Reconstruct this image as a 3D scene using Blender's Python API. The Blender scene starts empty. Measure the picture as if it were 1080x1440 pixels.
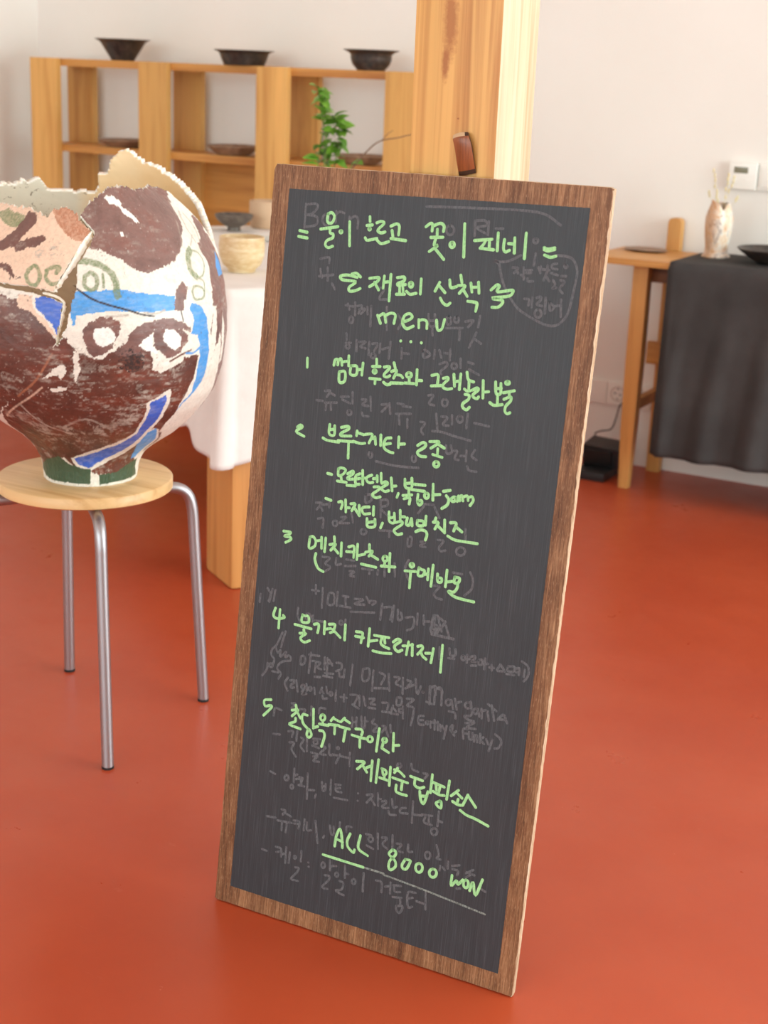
import bpy, bmesh, math, random
import numpy as np
from mathutils import Vector, Matrix, noise

# ------------------------------------------------------------------ camera, sky, light, exposure
scene = bpy.context.scene
COL = scene.collection

def lin(r, g, b):
    f = lambda c: c / 12.92 if c <= 0.04045 else ((c + 0.055) / 1.055) ** 2.4
    return (f(r / 255), f(g / 255), f(b / 255), 1.0)

cam_data = bpy.data.cameras.new('camera')
camera = bpy.data.objects.new('camera', cam_data)
COL.objects.link(camera)
cam_data.sensor_fit = 'VERTICAL'
cam_data.sensor_height = 36.0
cam_data.lens = 52.0
cam_data.clip_start = 0.05
cam_data.clip_end = 60
YAW, PITCH, ROLL = math.radians(28.33), math.radians(16.6), math.radians(2.3)
fwd = Vector((-math.sin(YAW) * math.cos(PITCH), math.cos(YAW) * math.cos(PITCH), -math.sin(PITCH)))
right0 = Vector((math.cos(YAW), math.sin(YAW), 0))
up0 = right0.cross(fwd)
right1 = right0 * math.cos(ROLL) + up0 * math.sin(ROLL)
up1 = up0 * math.cos(ROLL) - right0 * math.sin(ROLL)
rot = Matrix((right1, up1, -fwd)).transposed().to_4x4()
camera.matrix_world = Matrix.Translation((0, 0, 1.2)) @ rot
cam_data.dof.use_dof = True
cam_data.dof.focus_distance = 2.05
cam_data.dof.aperture_fstop = 6.5
scene.camera = camera

scene.view_settings.view_transform = 'Standard'
scene.view_settings.look = 'None'
scene.view_settings.gamma = 1.0
scene.view_settings.use_curve_mapping = False
scene.view_settings.exposure = -0.04
try:
    scene.cycles.use_denoising = True
    scene.cycles.max_bounces = 10
    scene.cycles.diffuse_bounces = 6
    scene.cycles.sample_clamp_indirect = 6
except Exception:
    pass

world = bpy.data.worlds.new('daylight_sky')
scene.world = world
world.use_nodes = True
bg = world.node_tree.nodes['Background']
bg.inputs[0].default_value = (0.82, 0.91, 1.0, 1)
bg.inputs[1].default_value = 1.0

def window_light(name, loc, rot, w, h, power, color):
    d = bpy.data.lights.new(name, 'AREA')
    d.shape = 'RECTANGLE'
    d.size, d.size_y = w, h
    d.energy = power
    d.color = color
    o = bpy.data.objects.new(name, d)
    o.location = loc
    o.rotation_euler = rot
    COL.objects.link(o)
    return o

# room: x along the back wall, y towards it, z up
X0, X1, Y0, Y1, ZC = -3.99, 3.2, -3.4, 4.499, 2.95
# daylight through the windows of the right-hand wall and of the wall behind the photographer
window_light('daylight_side', (X1 - 0.06, 2.8, 1.45), (0, math.radians(90), 0), 2.3, 3.0, 205, (0.84, 1.0, 0.99))
window_light('daylight_rear', (-1.0, Y0 + 0.06, 1.7), (math.radians(90), 0, 0), 5.4, 2.1, 155, (0.83, 1.0, 0.99))

# ------------------------------------------------------------------ helpers
def link(o):
    COL.objects.link(o)
    return o

def tag(o, label=None, cat=None, group=None, kind=None):
    if label: o['label'] = label
    if cat: o['category'] = cat
    if group: o['group'] = group
    if kind: o['kind'] = kind
    return o

def thing(name, label, cat, loc=(0, 0, 0), rotz=0.0, group=None):
    o = bpy.data.objects.new(name, None)
    o.empty_display_size = 0.05
    o.location = loc
    o.rotation_euler = (0, 0, rotz)
    link(o)
    return tag(o, label, cat, group)

def mesh_obj(name, bm, mats, parent=None, smooth=True, auto=40, loc=None, matrix=None):
    bmesh.ops.recalc_face_normals(bm, faces=bm.faces)
    me = bpy.data.meshes.new(name)
    bm.to_mesh(me)
    bm.free()
    if not isinstance(mats, (list, tuple)): mats = [mats]
    for m in mats: me.materials.append(m)
    if smooth:
        for p in me.polygons: p.use_smooth = True
        if auto:
            try: me.set_sharp_from_angle(angle=math.radians(auto))
            except Exception: pass
    o = bpy.data.objects.new(name, me)
    link(o)
    if parent is not None: o.parent = parent
    if loc is not None: o.location = loc
    if matrix is not None: o.matrix_local = matrix
    return o

def box(bm, x0, x1, y0, y1, z0, z1, bevel=0.0, seg=2, mat=0):
    vs = [bm.verts.new(c) for c in ((x0, y0, z0), (x1, y0, z0), (x1, y1, z0), (x0, y1, z0), (x0, y0, z1), (x1, y0, z1), (x1, y1, z1), (x0, y1, z1))]
    fs = [bm.faces.new([vs[i] for i in q]) for q in ((3, 2, 1, 0), (4, 5, 6, 7), (0, 1, 5, 4), (1, 2, 6, 5), (2, 3, 7, 6), (3, 0, 4, 7))]
    for f in fs: f.material_index = mat
    if bevel > 0:
        es = list({e for f in fs for e in f.edges})
        bmesh.ops.bevel(bm, geom=es, offset=bevel, segments=seg, profile=0.7, affect='EDGES', clamp_overlap=True)
    return bm

def boxes(*args, **kw):
    bm = bmesh.new()
    for a in args: box(bm, *a, **kw)
    return bm

def hexa(bm, bot, top, bevel=0.0):
    """box from four bottom and four top corners"""
    vs = [bm.verts.new(c) for c in list(bot) + list(top)]
    fs = [bm.faces.new([vs[i] for i in q]) for q in ((3, 2, 1, 0), (4, 5, 6, 7), (0, 1, 5, 4), (1, 2, 6, 5), (2, 3, 7, 6), (3, 0, 4, 7))]
    if bevel:
        bmesh.ops.bevel(bm, geom=list({e for f in fs for e in f.edges}), offset=bevel, segments=2, profile=0.7, affect='EDGES')
    return bm

def lathe(bm, prof, n=48, wob=0.0, seed=0, mat=0, sx=1.0, sy=1.0):
    rings = []
    for k, (r, z) in enumerate(prof):
        if r < 1e-5:
            rings.append([bm.verts.new((0, 0, z))]); continue
        ring = []
        for i in range(n):
            a = 2 * math.pi * i / n
            q = 1 + wob * noise.noise(Vector((math.cos(a) * 1.5, math.sin(a) * 1.5, z * 14 + seed)))
            ring.append(bm.verts.new((r * q * math.cos(a) * sx, r * q * math.sin(a) * sy, z + wob * 0.25 * r * noise.noise(Vector((math.cos(a) * 2, math.sin(a) * 2, seed + 9.1))))))
        rings.append(ring)
    for A, B in zip(rings, rings[1:]):
        for i in range(n):
            j = (i + 1) % n
            if len(A) == 1 and len(B) == 1: continue
            if len(A) == 1: f = bm.faces.new((A[0], B[j], B[i]))
            elif len(B) == 1: f = bm.faces.new((A[i], A[j], B[0]))
            else: f = bm.faces.new((A[i], A[j], B[j], B[i]))
            f.material_index = mat
    return bm

def catmull(pts, n=8):
    P = [Vector(p) for p in pts]
    if len(P) < 3: return P
    out = []
    for i in range(len(P) - 1):
        p0 = P[i - 1] if i else P[0] * 2 - P[1]
        p1, p2 = P[i], P[i + 1]
        p3 = P[i + 2] if i + 2 < len(P) else P[-1] * 2 - P[-2]
        for k in range(n):
            t = k / n
            out.append(0.5 * ((2 * p1) + (p2 - p0) * t + (2 * p0 - 5 * p1 + 4 * p2 - p3) * t * t + (3 * p1 - p0 - 3 * p2 + p3) * t ** 3))
    out.append(P[-1])
    return out

def tube(bm, pts, r, n=12, cap=True):
    """tube along points; r a number or a list"""
    P = [Vector(p) for p in pts]
    R = r if isinstance(r, (list, tuple)) else [r] * len(P)
    t0 = (P[1] - P[0]).normalized()
    a = t0.orthogonal().normalized()
    rings = []
    for i, p in enumerate(P):
        t = (P[min(i + 1, len(P) - 1)] - P[max(i - 1, 0)]).normalized()
        a = (a - t * a.dot(t)).normalized()
        b = t.cross(a)
        rings.append([bm.verts.new(p + (a * math.cos(2 * math.pi * k / n) + b * math.sin(2 * math.pi * k / n)) * R[i]) for k in range(n)])
    for A, B in zip(rings, rings[1:]):
        for k in range(n):
            bm.faces.new((A[k], A[(k + 1) % n], B[(k + 1) % n], B[k]))
    if cap:
        bm.faces.new(rings[0][::-1]); bm.faces.new(rings[-1])
    return bm

# ------------------------------------------------------------------ materials
def new_mat(name, color, rough=0.5, metal=0.0, spec=0.5):
    m = bpy.data.materials.new(name)
    m.use_nodes = True
    b = m.node_tree.nodes['Principled BSDF']
    b.inputs['Base Color'].default_value = color
    b.inputs['Roughness'].default_value = rough
    b.inputs['Metallic'].default_value = metal
    b.inputs['Specular IOR Level'].default_value = spec
    return m

def nd(m, t, **kw):
    n = m.node_tree.nodes.new(t)
    for k, v in kw.items(): setattr(n, k, v)
    return n

def lk(m, a, b): m.node_tree.links.new(a, b)

def coords(m, scale=(1, 1, 1), kind='Object', rot=(0, 0, 0)):
    tc = nd(m, 'ShaderNodeTexCoord'); mp = nd(m, 'ShaderNodeMapping')
    mp.inputs['Scale'].default_value = scale
    mp.inputs['Rotation'].default_value = rot
    lk(m, tc.outputs[kind], mp.inputs['Vector'])
    return mp.outputs['Vector']

def noise_node(m, vec, scale=5.0, detail=4.0, rough=0.55, dist=0.0):
    n = nd(m, 'ShaderNodeTexNoise')
    n.inputs['Scale'].default_value = scale
    n.inputs['Detail'].default_value = detail
    n.inputs['Roughness'].default_value = rough
    n.inputs['Distortion'].default_value = dist
    lk(m, vec, n.inputs['Vector'])
    return n.outputs['Fac']

def ramp(m, fac, stops):
    r = nd(m, 'ShaderNodeValToRGB')
    e = r.color_ramp.elements
    while len(e) < len(stops): e.new(0.5)
    for el, (p, c) in zip(e, stops):
        el.position = p; el.color = c
    lk(m, fac, r.inputs['Fac'])
    return r.outputs['Color']

def mix(m, fac, a, b, mode='MIX'):
    n = nd(m, 'ShaderNodeMix', data_type='RGBA', blend_type=mode)
    if hasattr(fac, 'node'): lk(m, fac, n.inputs[0])
    else: n.inputs[0].default_value = fac
    for s, v in ((n.inputs[6], a), (n.inputs[7], b)):
        if hasattr(v, 'node'): lk(m, v, s)
        else: s.default_value = v
    return n.outputs[2]

def bump(m, height, strength=0.3, dist=0.002):
    n = nd(m, 'ShaderNodeBump')
    n.inputs['Strength'].default_value = strength
    n.inputs['Distance'].default_value = dist
    lk(m, height, n.inputs['Height'])
    lk(m, n.outputs['Normal'], m.node_tree.nodes['Principled BSDF'].inputs['Normal'])

def setc(m, col): lk(m, col, m.node_tree.nodes['Principled BSDF'].inputs['Base Color'])
def setr(m, val): lk(m, val, m.node_tree.nodes['Principled BSDF'].inputs['Roughness'])

G3 = lambda v: (v, v, v, 1)

def wood(name, light, dark, stretch=(30, 30, 1.6), scale=1.0, rough=0.45, band=(6, 6, 0.15), spec=0.4):
    m = new_mat(name, light, rough, spec=spec)
    v = coords(m, stretch)
    f = noise_node(m, v, scale, 6, 0.6, 0.6)
    v2 = coords(m, band)
    f2 = noise_node(m, v2, 1.0, 2, 0.5, 0.3)
    c = ramp(m, f, [(0.3, dark), (0.52, light), (0.75, tuple(min(1, x * 1.12) for x in light[:3]) + (1,))])
    c2 = ramp(m, f2, [(0.35, G3(0.84)), (0.65, G3(1.0))])
    setc(m, mix(m, 1.0, c, c2, 'MULTIPLY'))
    bump(m, f, 0.12, 0.001)
    return m

# plastered wall, nearly white
M_wall = new_mat('white_plaster', lin(240, 233, 226), 0.85, spec=0.25)
_f = noise_node(M_wall, coords(M_wall), 2.2, 4)
setc(M_wall, ramp(M_wall, _f, [(0.3, lin(236, 232, 226)), (0.7, lin(240, 236, 231))]))
bump(M_wall, noise_node(M_wall, coords(M_wall), 120, 3), 0.05, 0.001)

# red coated floor with faint scuffs
M_floor = new_mat('red_coated_floor', lin(170, 60, 42), 0.32, spec=0.36)
_v = coords(M_floor)
_f = noise_node(M_floor, _v, 1.6, 5, 0.6)
_c = ramp(M_floor, _f, [(0.3, lin(170, 66, 37)), (0.7, lin(184, 79, 46))])
_s = noise_node(M_floor, coords(M_floor, (5, 22, 1), rot=(0, 0, 0.6)), 1.0, 8, 0.75, 1.2)
_s2 = ramp(M_floor, _s, [(0.66, G3(0)), (0.80, G3(0.30))])
_d = noise_node(M_floor, coords(M_floor), 42, 3, 0.7)
_d2 = ramp(M_floor, _d, [(0.74, G3(0)), (0.80, G3(0.45))])
_c = mix(M_floor, _s2, _c, lin(226, 150, 128))
_c = mix(M_floor, _d2, _c, lin(240, 180, 160))
setc(M_floor, _c)
setr(M_floor, ramp(M_floor, noise_node(M_floor, _v, 6, 6, 0.7), [(0.3, G3(0.26)), (0.7, G3(0.40))]))
bump(M_floor, noise_node(M_floor, _v, 35, 2), 0.02, 0.001)

M_ceil = new_mat('ceiling_paint', lin(236, 230, 222), 0.9, spec=0.2)
M_pine = wood('pine_shelf_wood', lin(222, 168, 96), lin(196, 136, 68), (26, 26, 1.4))
M_pine_h = wood('pine_shelf_wood_lengthwise', lin(214, 152, 80), lin(186, 118, 56), (1.4, 26, 30), band=(0.2, 6, 8))
M_column = wood('column_timber', lin(228, 176, 102), lin(184, 122, 60), (38, 38, 1.0), band=(22, 22, 0.35), rough=0.42)
M_column_side = wood('column_sapwood_lit', lin(226, 208, 176), lin(190, 164, 124), (38, 38, 1.0), band=(22, 30, 0.35), rough=0.42)  # pale sapwood; side light on this face is also put into the colour
M_birch = wood('birch_seat', lin(226, 186, 132), lin(206, 160, 104), (2.0, 34, 34), band=(0.6, 9, 9), rough=0.38)
M_plank = wood('table_wood', lin(212, 150, 86), lin(184, 116, 56), (22, 22, 1.2))
M_beech = wood('side_table_wood', lin(216, 160, 92), lin(186, 122, 58), (40, 40, 2.0))
M_beech_h = wood('side_table_wood_lengthwise', lin(216, 158, 88), lin(188, 122, 58), (2.0, 40, 40), band=(.3, 6, 6))
M_apron = wood('dark_brown_wood', lin(122, 74, 44), lin(92, 52, 30), (2.0, 40, 40))

def linen(name, col, col2, fine=900, bumpy=0.25, rough=0.9):
    m = new_mat(name, col, rough, spec=0.2)
    f = noise_node(m, coords(m), 7, 5, 0.6)
    setc(m, ramp(m, f, [(0.3, col2), (0.7, col)]))
    w = noise_node(m, coords(m), 28, 6, 0.65, 0.6)
    bump(m, w, bumpy, 0.004)
    return m

M_white_cloth = linen('white_linen', lin(242, 239, 236), lin(232, 228, 224), bumpy=0.35)
M_black_cloth = linen('charcoal_cloth', lin(72, 70, 70), lin(60, 58, 58), bumpy=0.2)
M_metal = new_mat('brushed_steel', lin(176, 174, 178), 0.45, 1.0)
bump(M_metal, noise_node(M_metal, coords(M_metal, (300, 300, 12)), 1.0, 3), 0.08, 0.0006)
M_rubber = new_mat('black_rubber', lin(28, 26, 26), 0.7)
M_white_plastic = new_mat('white_plastic', lin(240, 238, 232), 0.35)
M_lcd = new_mat('display_glass', lin(122, 118, 96), 0.2)
M_socket_hole = new_mat('socket_shadow_plastic', lin(210, 200, 192), 0.4)
M_black_plastic = new_mat('black_plastic', lin(38, 38, 40), 0.4)
M_dark_plastic = new_mat('inner_black_plastic', lin(18, 18, 19), 0.55)

# ------------------------------------------------------------------ room shell
def struct(name, bm, m, smooth=False):
    o = mesh_obj(name, bm, m, smooth=smooth)
    o['kind'] = 'structure'
    return o

struct('floor', boxes((X0 - .1, X1 + .1, Y0 - .1, Y1 + .1, -0.08, 0)), M_floor)
struct('ceiling', boxes((X0 - .1, X1 + .1, Y0 - .1, Y1 + .1, ZC, ZC + 0.1)), M_ceil)
struct('wall_back', boxes((X0 - .1, X1 + .1, Y1, Y1 + .12, 0, ZC)), M_wall)
struct('wall_left', boxes((X0 - .12, X0, Y0, Y1, 0, ZC)), M_wall)
SW = (1.3, 4.3, 0.3, 2.6)     # side window: y0 y1 z0 z1
RW = (-3.7, 1.7, 0.65, 2.75)     # rear window: x0 x1 z0 z1
struct('wall_right', boxes((X1, X1 + .2, Y0, SW[0], 0, ZC), (X1, X1 + .2, SW[1], Y1, 0, ZC),
                           (X1, X1 + .2, SW[0], SW[1], 0, SW[2]), (X1, X1 + .2, SW[0], SW[1], SW[3], ZC)), M_wall)
struct('wall_rear', boxes((X0, RW[0], Y0 - .2, Y0, 0, ZC), (RW[1], X1, Y0 - .2, Y0, 0, ZC),
                          (RW[0], RW[1], Y0 - .2, Y0, 0, RW[2]), (RW[0], RW[1], Y0 - .2, Y0, RW[3], ZC)), M_wall)
M_glass = new_mat('window_glass', (1, 1, 1, 1), 0.02)
M_glass.node_tree.nodes['Principled BSDF'].inputs['Transmission Weight'].default_value = 1.0
M_glass.node_tree.nodes['Principled BSDF'].inputs['IOR'].default_value = 1.02
def window(name, axis, a0, a1, z0, z1, pos, nbay):
    fr, gl = bmesh.new(), bmesh.new()
    def b(bm, p0, p1, q0, q1, d0, d1):
        if axis == 'y': box(bm, d0, d1, p0, p1, q0, q1)
        else: box(bm, p0, p1, d0, d1, q0, q1)
    t = 0.05
    b(fr, a0, a1, z0, z0 + t, pos - .03, pos + .03); b(fr, a0, a1, z1 - t, z1, pos - .03, pos + .03)
    for k in range(nbay + 1):
        c = a0 + (a1 - a0) * k / nbay
        b(fr, max(a0, c - t / 2), min(a1, c + t / 2), z0 + t, z1 - t, pos - .03, pos + .03)
    b(gl, a0 + .03, a1 - .03, z0 + .03, z1 - .03, pos - .003, pos + .003)
    o = struct(name, fr, M_white_plastic)
    g = mesh_obj('window_pane', gl, M_glass, o, smooth=False)
window('window_1', 'y', SW[0], SW[1], SW[2], SW[3], X1 + .12, 4)
window('window_2', 'x', RW[0], RW[1], RW[2], RW[3], Y0 - .12, 4)

# ------------------------------------------------------------------ timber column the board leans on
bm = boxes((-0.930, -0.807, 1.756, 1.869, 0, ZC), bevel=0.004, seg=2)
bm.normal_update()
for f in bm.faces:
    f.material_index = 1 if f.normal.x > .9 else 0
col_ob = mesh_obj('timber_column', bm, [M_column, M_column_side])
tag(col_ob, 'square pale timber column behind the chalkboard', 'column')
# a brown bark streak and small knots on the face towards the room
_m = M_column
_co = coords(_m)
def spot(cx, cz, rx, rz, p0, p1, col, n_scale, prev, yc=1.756):
    mp = nd(_m, 'ShaderNodeMapping', vector_type='POINT')
    mp.inputs['Location'].default_value = (-cx / rx, 0, -cz / rz)
    mp.inputs['Scale'].default_value = (1 / rx, 0.0, 1 / rz)
    lk(_m, _co, mp.inputs['Vector'])
    ln = nd(_m, 'ShaderNodeVectorMath', operation='LENGTH'); lk(_m, mp.outputs['Vector'], ln.inputs[0])
    nz = noise_node(_m, _co, n_scale, 5, 0.7)
    ad = nd(_m, 'ShaderNodeMath', operation='ADD'); lk(_m, ln.outputs['Value'], ad.inputs[0]); lk(_m, nz, ad.inputs[1])
    hf = nd(_m, 'ShaderNodeMath', operation='MULTIPLY'); lk(_m, ad.outputs[0], hf.inputs[0]); hf.inputs[1].default_value = 0.5
    fac = ramp(_m, hf.outputs[0], [(p0 / 2, G3(.85)), (p1 / 2, G3(0))])
    return mix(_m, fac, prev, col)
_b = _m.node_tree.nodes['Principled BSDF']
_prev = _b.inputs['Base Color'].links[0].from_socket
_prev = spot(-0.879, 1.262, 0.011, 0.052, 0.95, 1.6, lin(164, 98, 46), 130, _prev)
_prev = spot(-0.884, 1.212, 0.006, 0.024, 0.95, 1.6, lin(160, 92, 44), 150, _prev)
_prev = spot(-0.862, 1.145, 0.004, 0.003, 0.8, 0.95, lin(150, 88, 40), 60, _prev)
_prev = spot(-0.853, 1.128, 0.005, 0.002, 0.8, 0.95, lin(140, 80, 36), 60, _prev)
setc(_m, _prev)

# curled strip stuck between board and column
M_strip = wood('brown_bark', lin(150, 84, 46), lin(112, 58, 30), (160, 40, 10), rough=0.3)
M_strip_edge = new_mat('dark_bark_side', lin(58, 36, 24), 0.3)
M_strip_top = new_mat('pale_bark_top', lin(196, 164, 128), 0.5)  # paler upper end of the curl
st = thing('bark_strip', 'short curled brown strip sticking up behind the chalkboard top edge', 'strip', (-0.8435, 1.7535, 1.0772))
bm = bmesh.new()
path = [(0, 0.0005, 0), (-0.002, -0.0035, 0.016), (-0.005, -0.006, 0.034), (-0.0085, -0.006, 0.044), (-0.0105, -0.003, 0.049)]
path = catmull(path, 6)
W2, T = 0.0120, 0.0035
rows = []
for i, pnt in enumerate(path):
    t = (path[min(i + 1, len(path) - 1)] - path[max(i - 1, 0)]).normalized()
    s = Vector((1, 0.0, 0.22)).normalized()
    nrm = s.cross(t).normalized()
    w = W2 * (1 - 0.12 * (i / len(path)) ** 3)
    rows.append([bm.verts.new(pnt + s * a * w - nrm * b * T * (1 - 0.35 * a * a)) for a, b in ((-1, -.6), (-.6, -1), (0, -1.15), (.6, -1), (1, -.6), (1, .6), (-1, .6))])
for k, (A, B) in enumerate(zip(rows, rows[1:])):
    for i in range(7):
        f = bm.faces.new((A[i], A[(i + 1) % 7], B[(i + 1) % 7], B[i]))
        f.material_index = (1 if i in (4, 5) else 0) if k < len(path) * 0.74 else (1 if i in (3, 4, 5) else 2)
        if k < 2 and i < 4: f.material_index = 1
f = bm.faces.new(rows[-1]); f.material_index = 2
bm.faces.new(rows[0][::-1])
mesh_obj('strip_body', bm, [M_strip, M_strip_edge, M_strip_top], st)

# ------------------------------------------------------------------ chalkboard
HB, VB, NB = Vector((0.99969, 0.02468, 0)), Vector((-0.00272, 0.11012, 0.99391)), Vector((0.02453, -0.99361, 0.11015))
BM = Matrix((HB, VB, NB)).transposed().to_4x4()
BM.translation = Vector((-1.1314, 1.6132, 0.0017))
board = thing('chalkboard', 'tall brown-edged chalkboard with green handwritten menu leaning on the timber column', 'chalkboard', (-1.1314, 1.6132, 0))
BL = Matrix.Translation(Vector((1.1314, -1.6132, 0))) @ BM

M_ply = new_mat('brown_stained_plywood', lin(134, 90, 62), 0.55, spec=0.35)
_g = noise_node(M_ply, coords(M_ply, (520, 22, 60)), 1.0, 6, 0.7, 0.4)
_g2 = noise_node(M_ply, coords(M_ply, (34, 4, 20)), 1.0, 4, 0.6, 0.8)
_g3 = noise_node(M_ply, coords(M_ply, (1500, 120, 60)), 1.0, 2, 0.5)
_c = ramp(M_ply, _g, [(0.30, lin(92, 60, 38)), (0.5, lin(146, 104, 72)), (0.68, lin(186, 146, 110))])
_c = mix(M_ply, 1.0, _c, ramp(M_ply, _g2, [(0.32, lin(176, 158, 146)), (0.66, lin(255, 250, 245))]), 'MULTIPLY')
_c = mix(M_ply, ramp(M_ply, _g3, [(0.60, G3(0)), (0.72, G3(0.55))]), _c, lin(204, 168, 132))
setc(M_ply, _c)
bump(M_ply, _g, 0.35, 0.0006)
M_plyedge = new_mat('raw_plywood_edge', lin(226, 204, 174), 0.7, spec=0.2)
_e = noise_node(M_plyedge, coords(M_plyedge, (60, 14, 600)), 1.0, 5, 0.7)
setc(M_plyedge, ramp(M_plyedge, _e, [(0.3, lin(132, 92, 62)), (0.5, lin(196, 168, 138)), (0.7, lin(222, 204, 180))]))

CORN = [Vector((0.000, 0.000, 0)), Vector((0.4835, 0.000, 0)), Vector((0.4945, 1.080, 0)), Vector((0.0105, 1.079, 0))]
random.seed(4)
outline = []          # (point, inward normal, chamfer)
def jit(k, s): return noise.noise(Vector((k * 0.9, s, 0.3)))
for e in range(4):
    A, B = CORN[e], CORN[(e + 1) % 4]
    d = (B - A); L = d.length; d /= L
    inn = Vector((-d.y, d.x, 0))
    n = int(L / 0.0045)
    for k in range(n):
        t = k / n
        corner = min(t, 1 - t) * L
        rc = {0: 0.004, 1: 0.003, 2: 0.004, 3: 0.004}[e]
        cut = max(0, rc - corner) if e != 3 or t > 0.5 else max(0, 0.0068 - corner)
        j = {0: 0.0011, 1: 0.0007, 2: 0.0005, 3: 0.0005}[e] * jit(k, e * 7.7)
        ch = {0: 0.0005, 1: 0.0006, 2: 0.0006, 3: 0.0004}[e]
        ch += {0: 0.0006, 1: 0.0028, 2: 0.0006, 3: 0.0008}[e] * max(0, jit(k * 0.35, e * 3.1 + 20)) + 0.0006 * abs(jit(k * 1.7, e + 40))
        outline.append((A + d * (L * t) + inn * (cut * 0.55 + abs(j)), inn, ch))
bm = bmesh.new()
TH_ = 0.0080
front = [bm.verts.new(p + i * c) for p, i, c in outline]
side = [bm.verts.new(p - Vector((0, 0, 0.0012 + 0.5 * c))) for p, i, c in outline]
back = [bm.verts.new(p - Vector((0, 0, TH_))) for p, i, c in outline]
f = bm.faces.new(front); f.material_index = 0
n = len(outline)
for A, B in ((front, side), (side, back)):
    for k in range(n):
        f = bm.faces.new((A[k], A[(k + 1) % n], B[(k + 1) % n], B[k])); f.material_index = 1
f = bm.faces.new(back[::-1]); f.material_index = 0
mesh_obj('plywood_sheet', bm, [M_ply, M_plyedge], board, smooth=False, matrix=BL)['label'] = 'brown stained plywood sheet with worn pale edges'

M_black = new_mat('black_chalk_paint', lin(58, 58, 60), 0.55, spec=0.35)
_g = noise_node(M_black, coords(M_black, (700, 10, 10)), 1.0, 5, 0.7, 0.3)
_g2 = noise_node(M_black, coords(M_black, (9, 5, 5)), 1.0, 5, 0.6, 0.5)
_c = ramp(M_black, _g, [(0.3, lin(47, 50, 54)), (0.55, lin(59, 62, 67)), (0.74, lin(84, 87, 92))])
_c = mix(M_black, 1.0, _c, ramp(M_black, _g2, [(0.3, G3(0.85)), (0.7, G3(1.0))]), 'MULTIPLY')
_g4 = noise_node(M_black, coords(M_black, (120, 22, 10)), 1.0, 6, 0.8, 1.5)
_c = mix(M_black, ramp(M_black, _g4, [(0.70, G3(0)), (0.80, G3(0.35))]), _c, lin(120, 120, 122))
setc(M_black, _c)
setr(M_black, ramp(M_black, _g, [(0.3, G3(0.42)), (0.7, G3(0.6))]))
bump(M_black, _g, 0.25, 0.0005)
PC = [Vector((0.0260, 0.0285)), Vector((0.4590, 0.0275)), Vector((0.4665, 1.0530)), Vector((0.0370, 1.0470))]
bm = bmesh.new()
pts = []
for e in range(4):
    A, B = PC[e], PC[(e + 1) % 4]
    d = B - A; nn = int(d.length / 0.004)
    nrm = Vector((-d.y, d.x)).normalized()
    for k in range(nn):
        pts.append(A + d * (k / nn) + nrm * 0.0005 * jit(k * 1.3, e + 60))
top = [bm.verts.new((p.x, p.y, 0.0005)) for p in pts]
bot = [bm.verts.new((p.x, p.y, -0.0006)) for p in pts]
bm.faces.new(top)
for k in range(len(pts)):
    bm.faces.new((top[k], top[(k + 1) % len(pts)], bot[(k + 1) % len(pts)], bot[k]))
panel = mesh_obj('black_panel', bm, M_black, board, smooth=False, matrix=BL)
panel['label'] = 'matt black writing surface'

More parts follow.
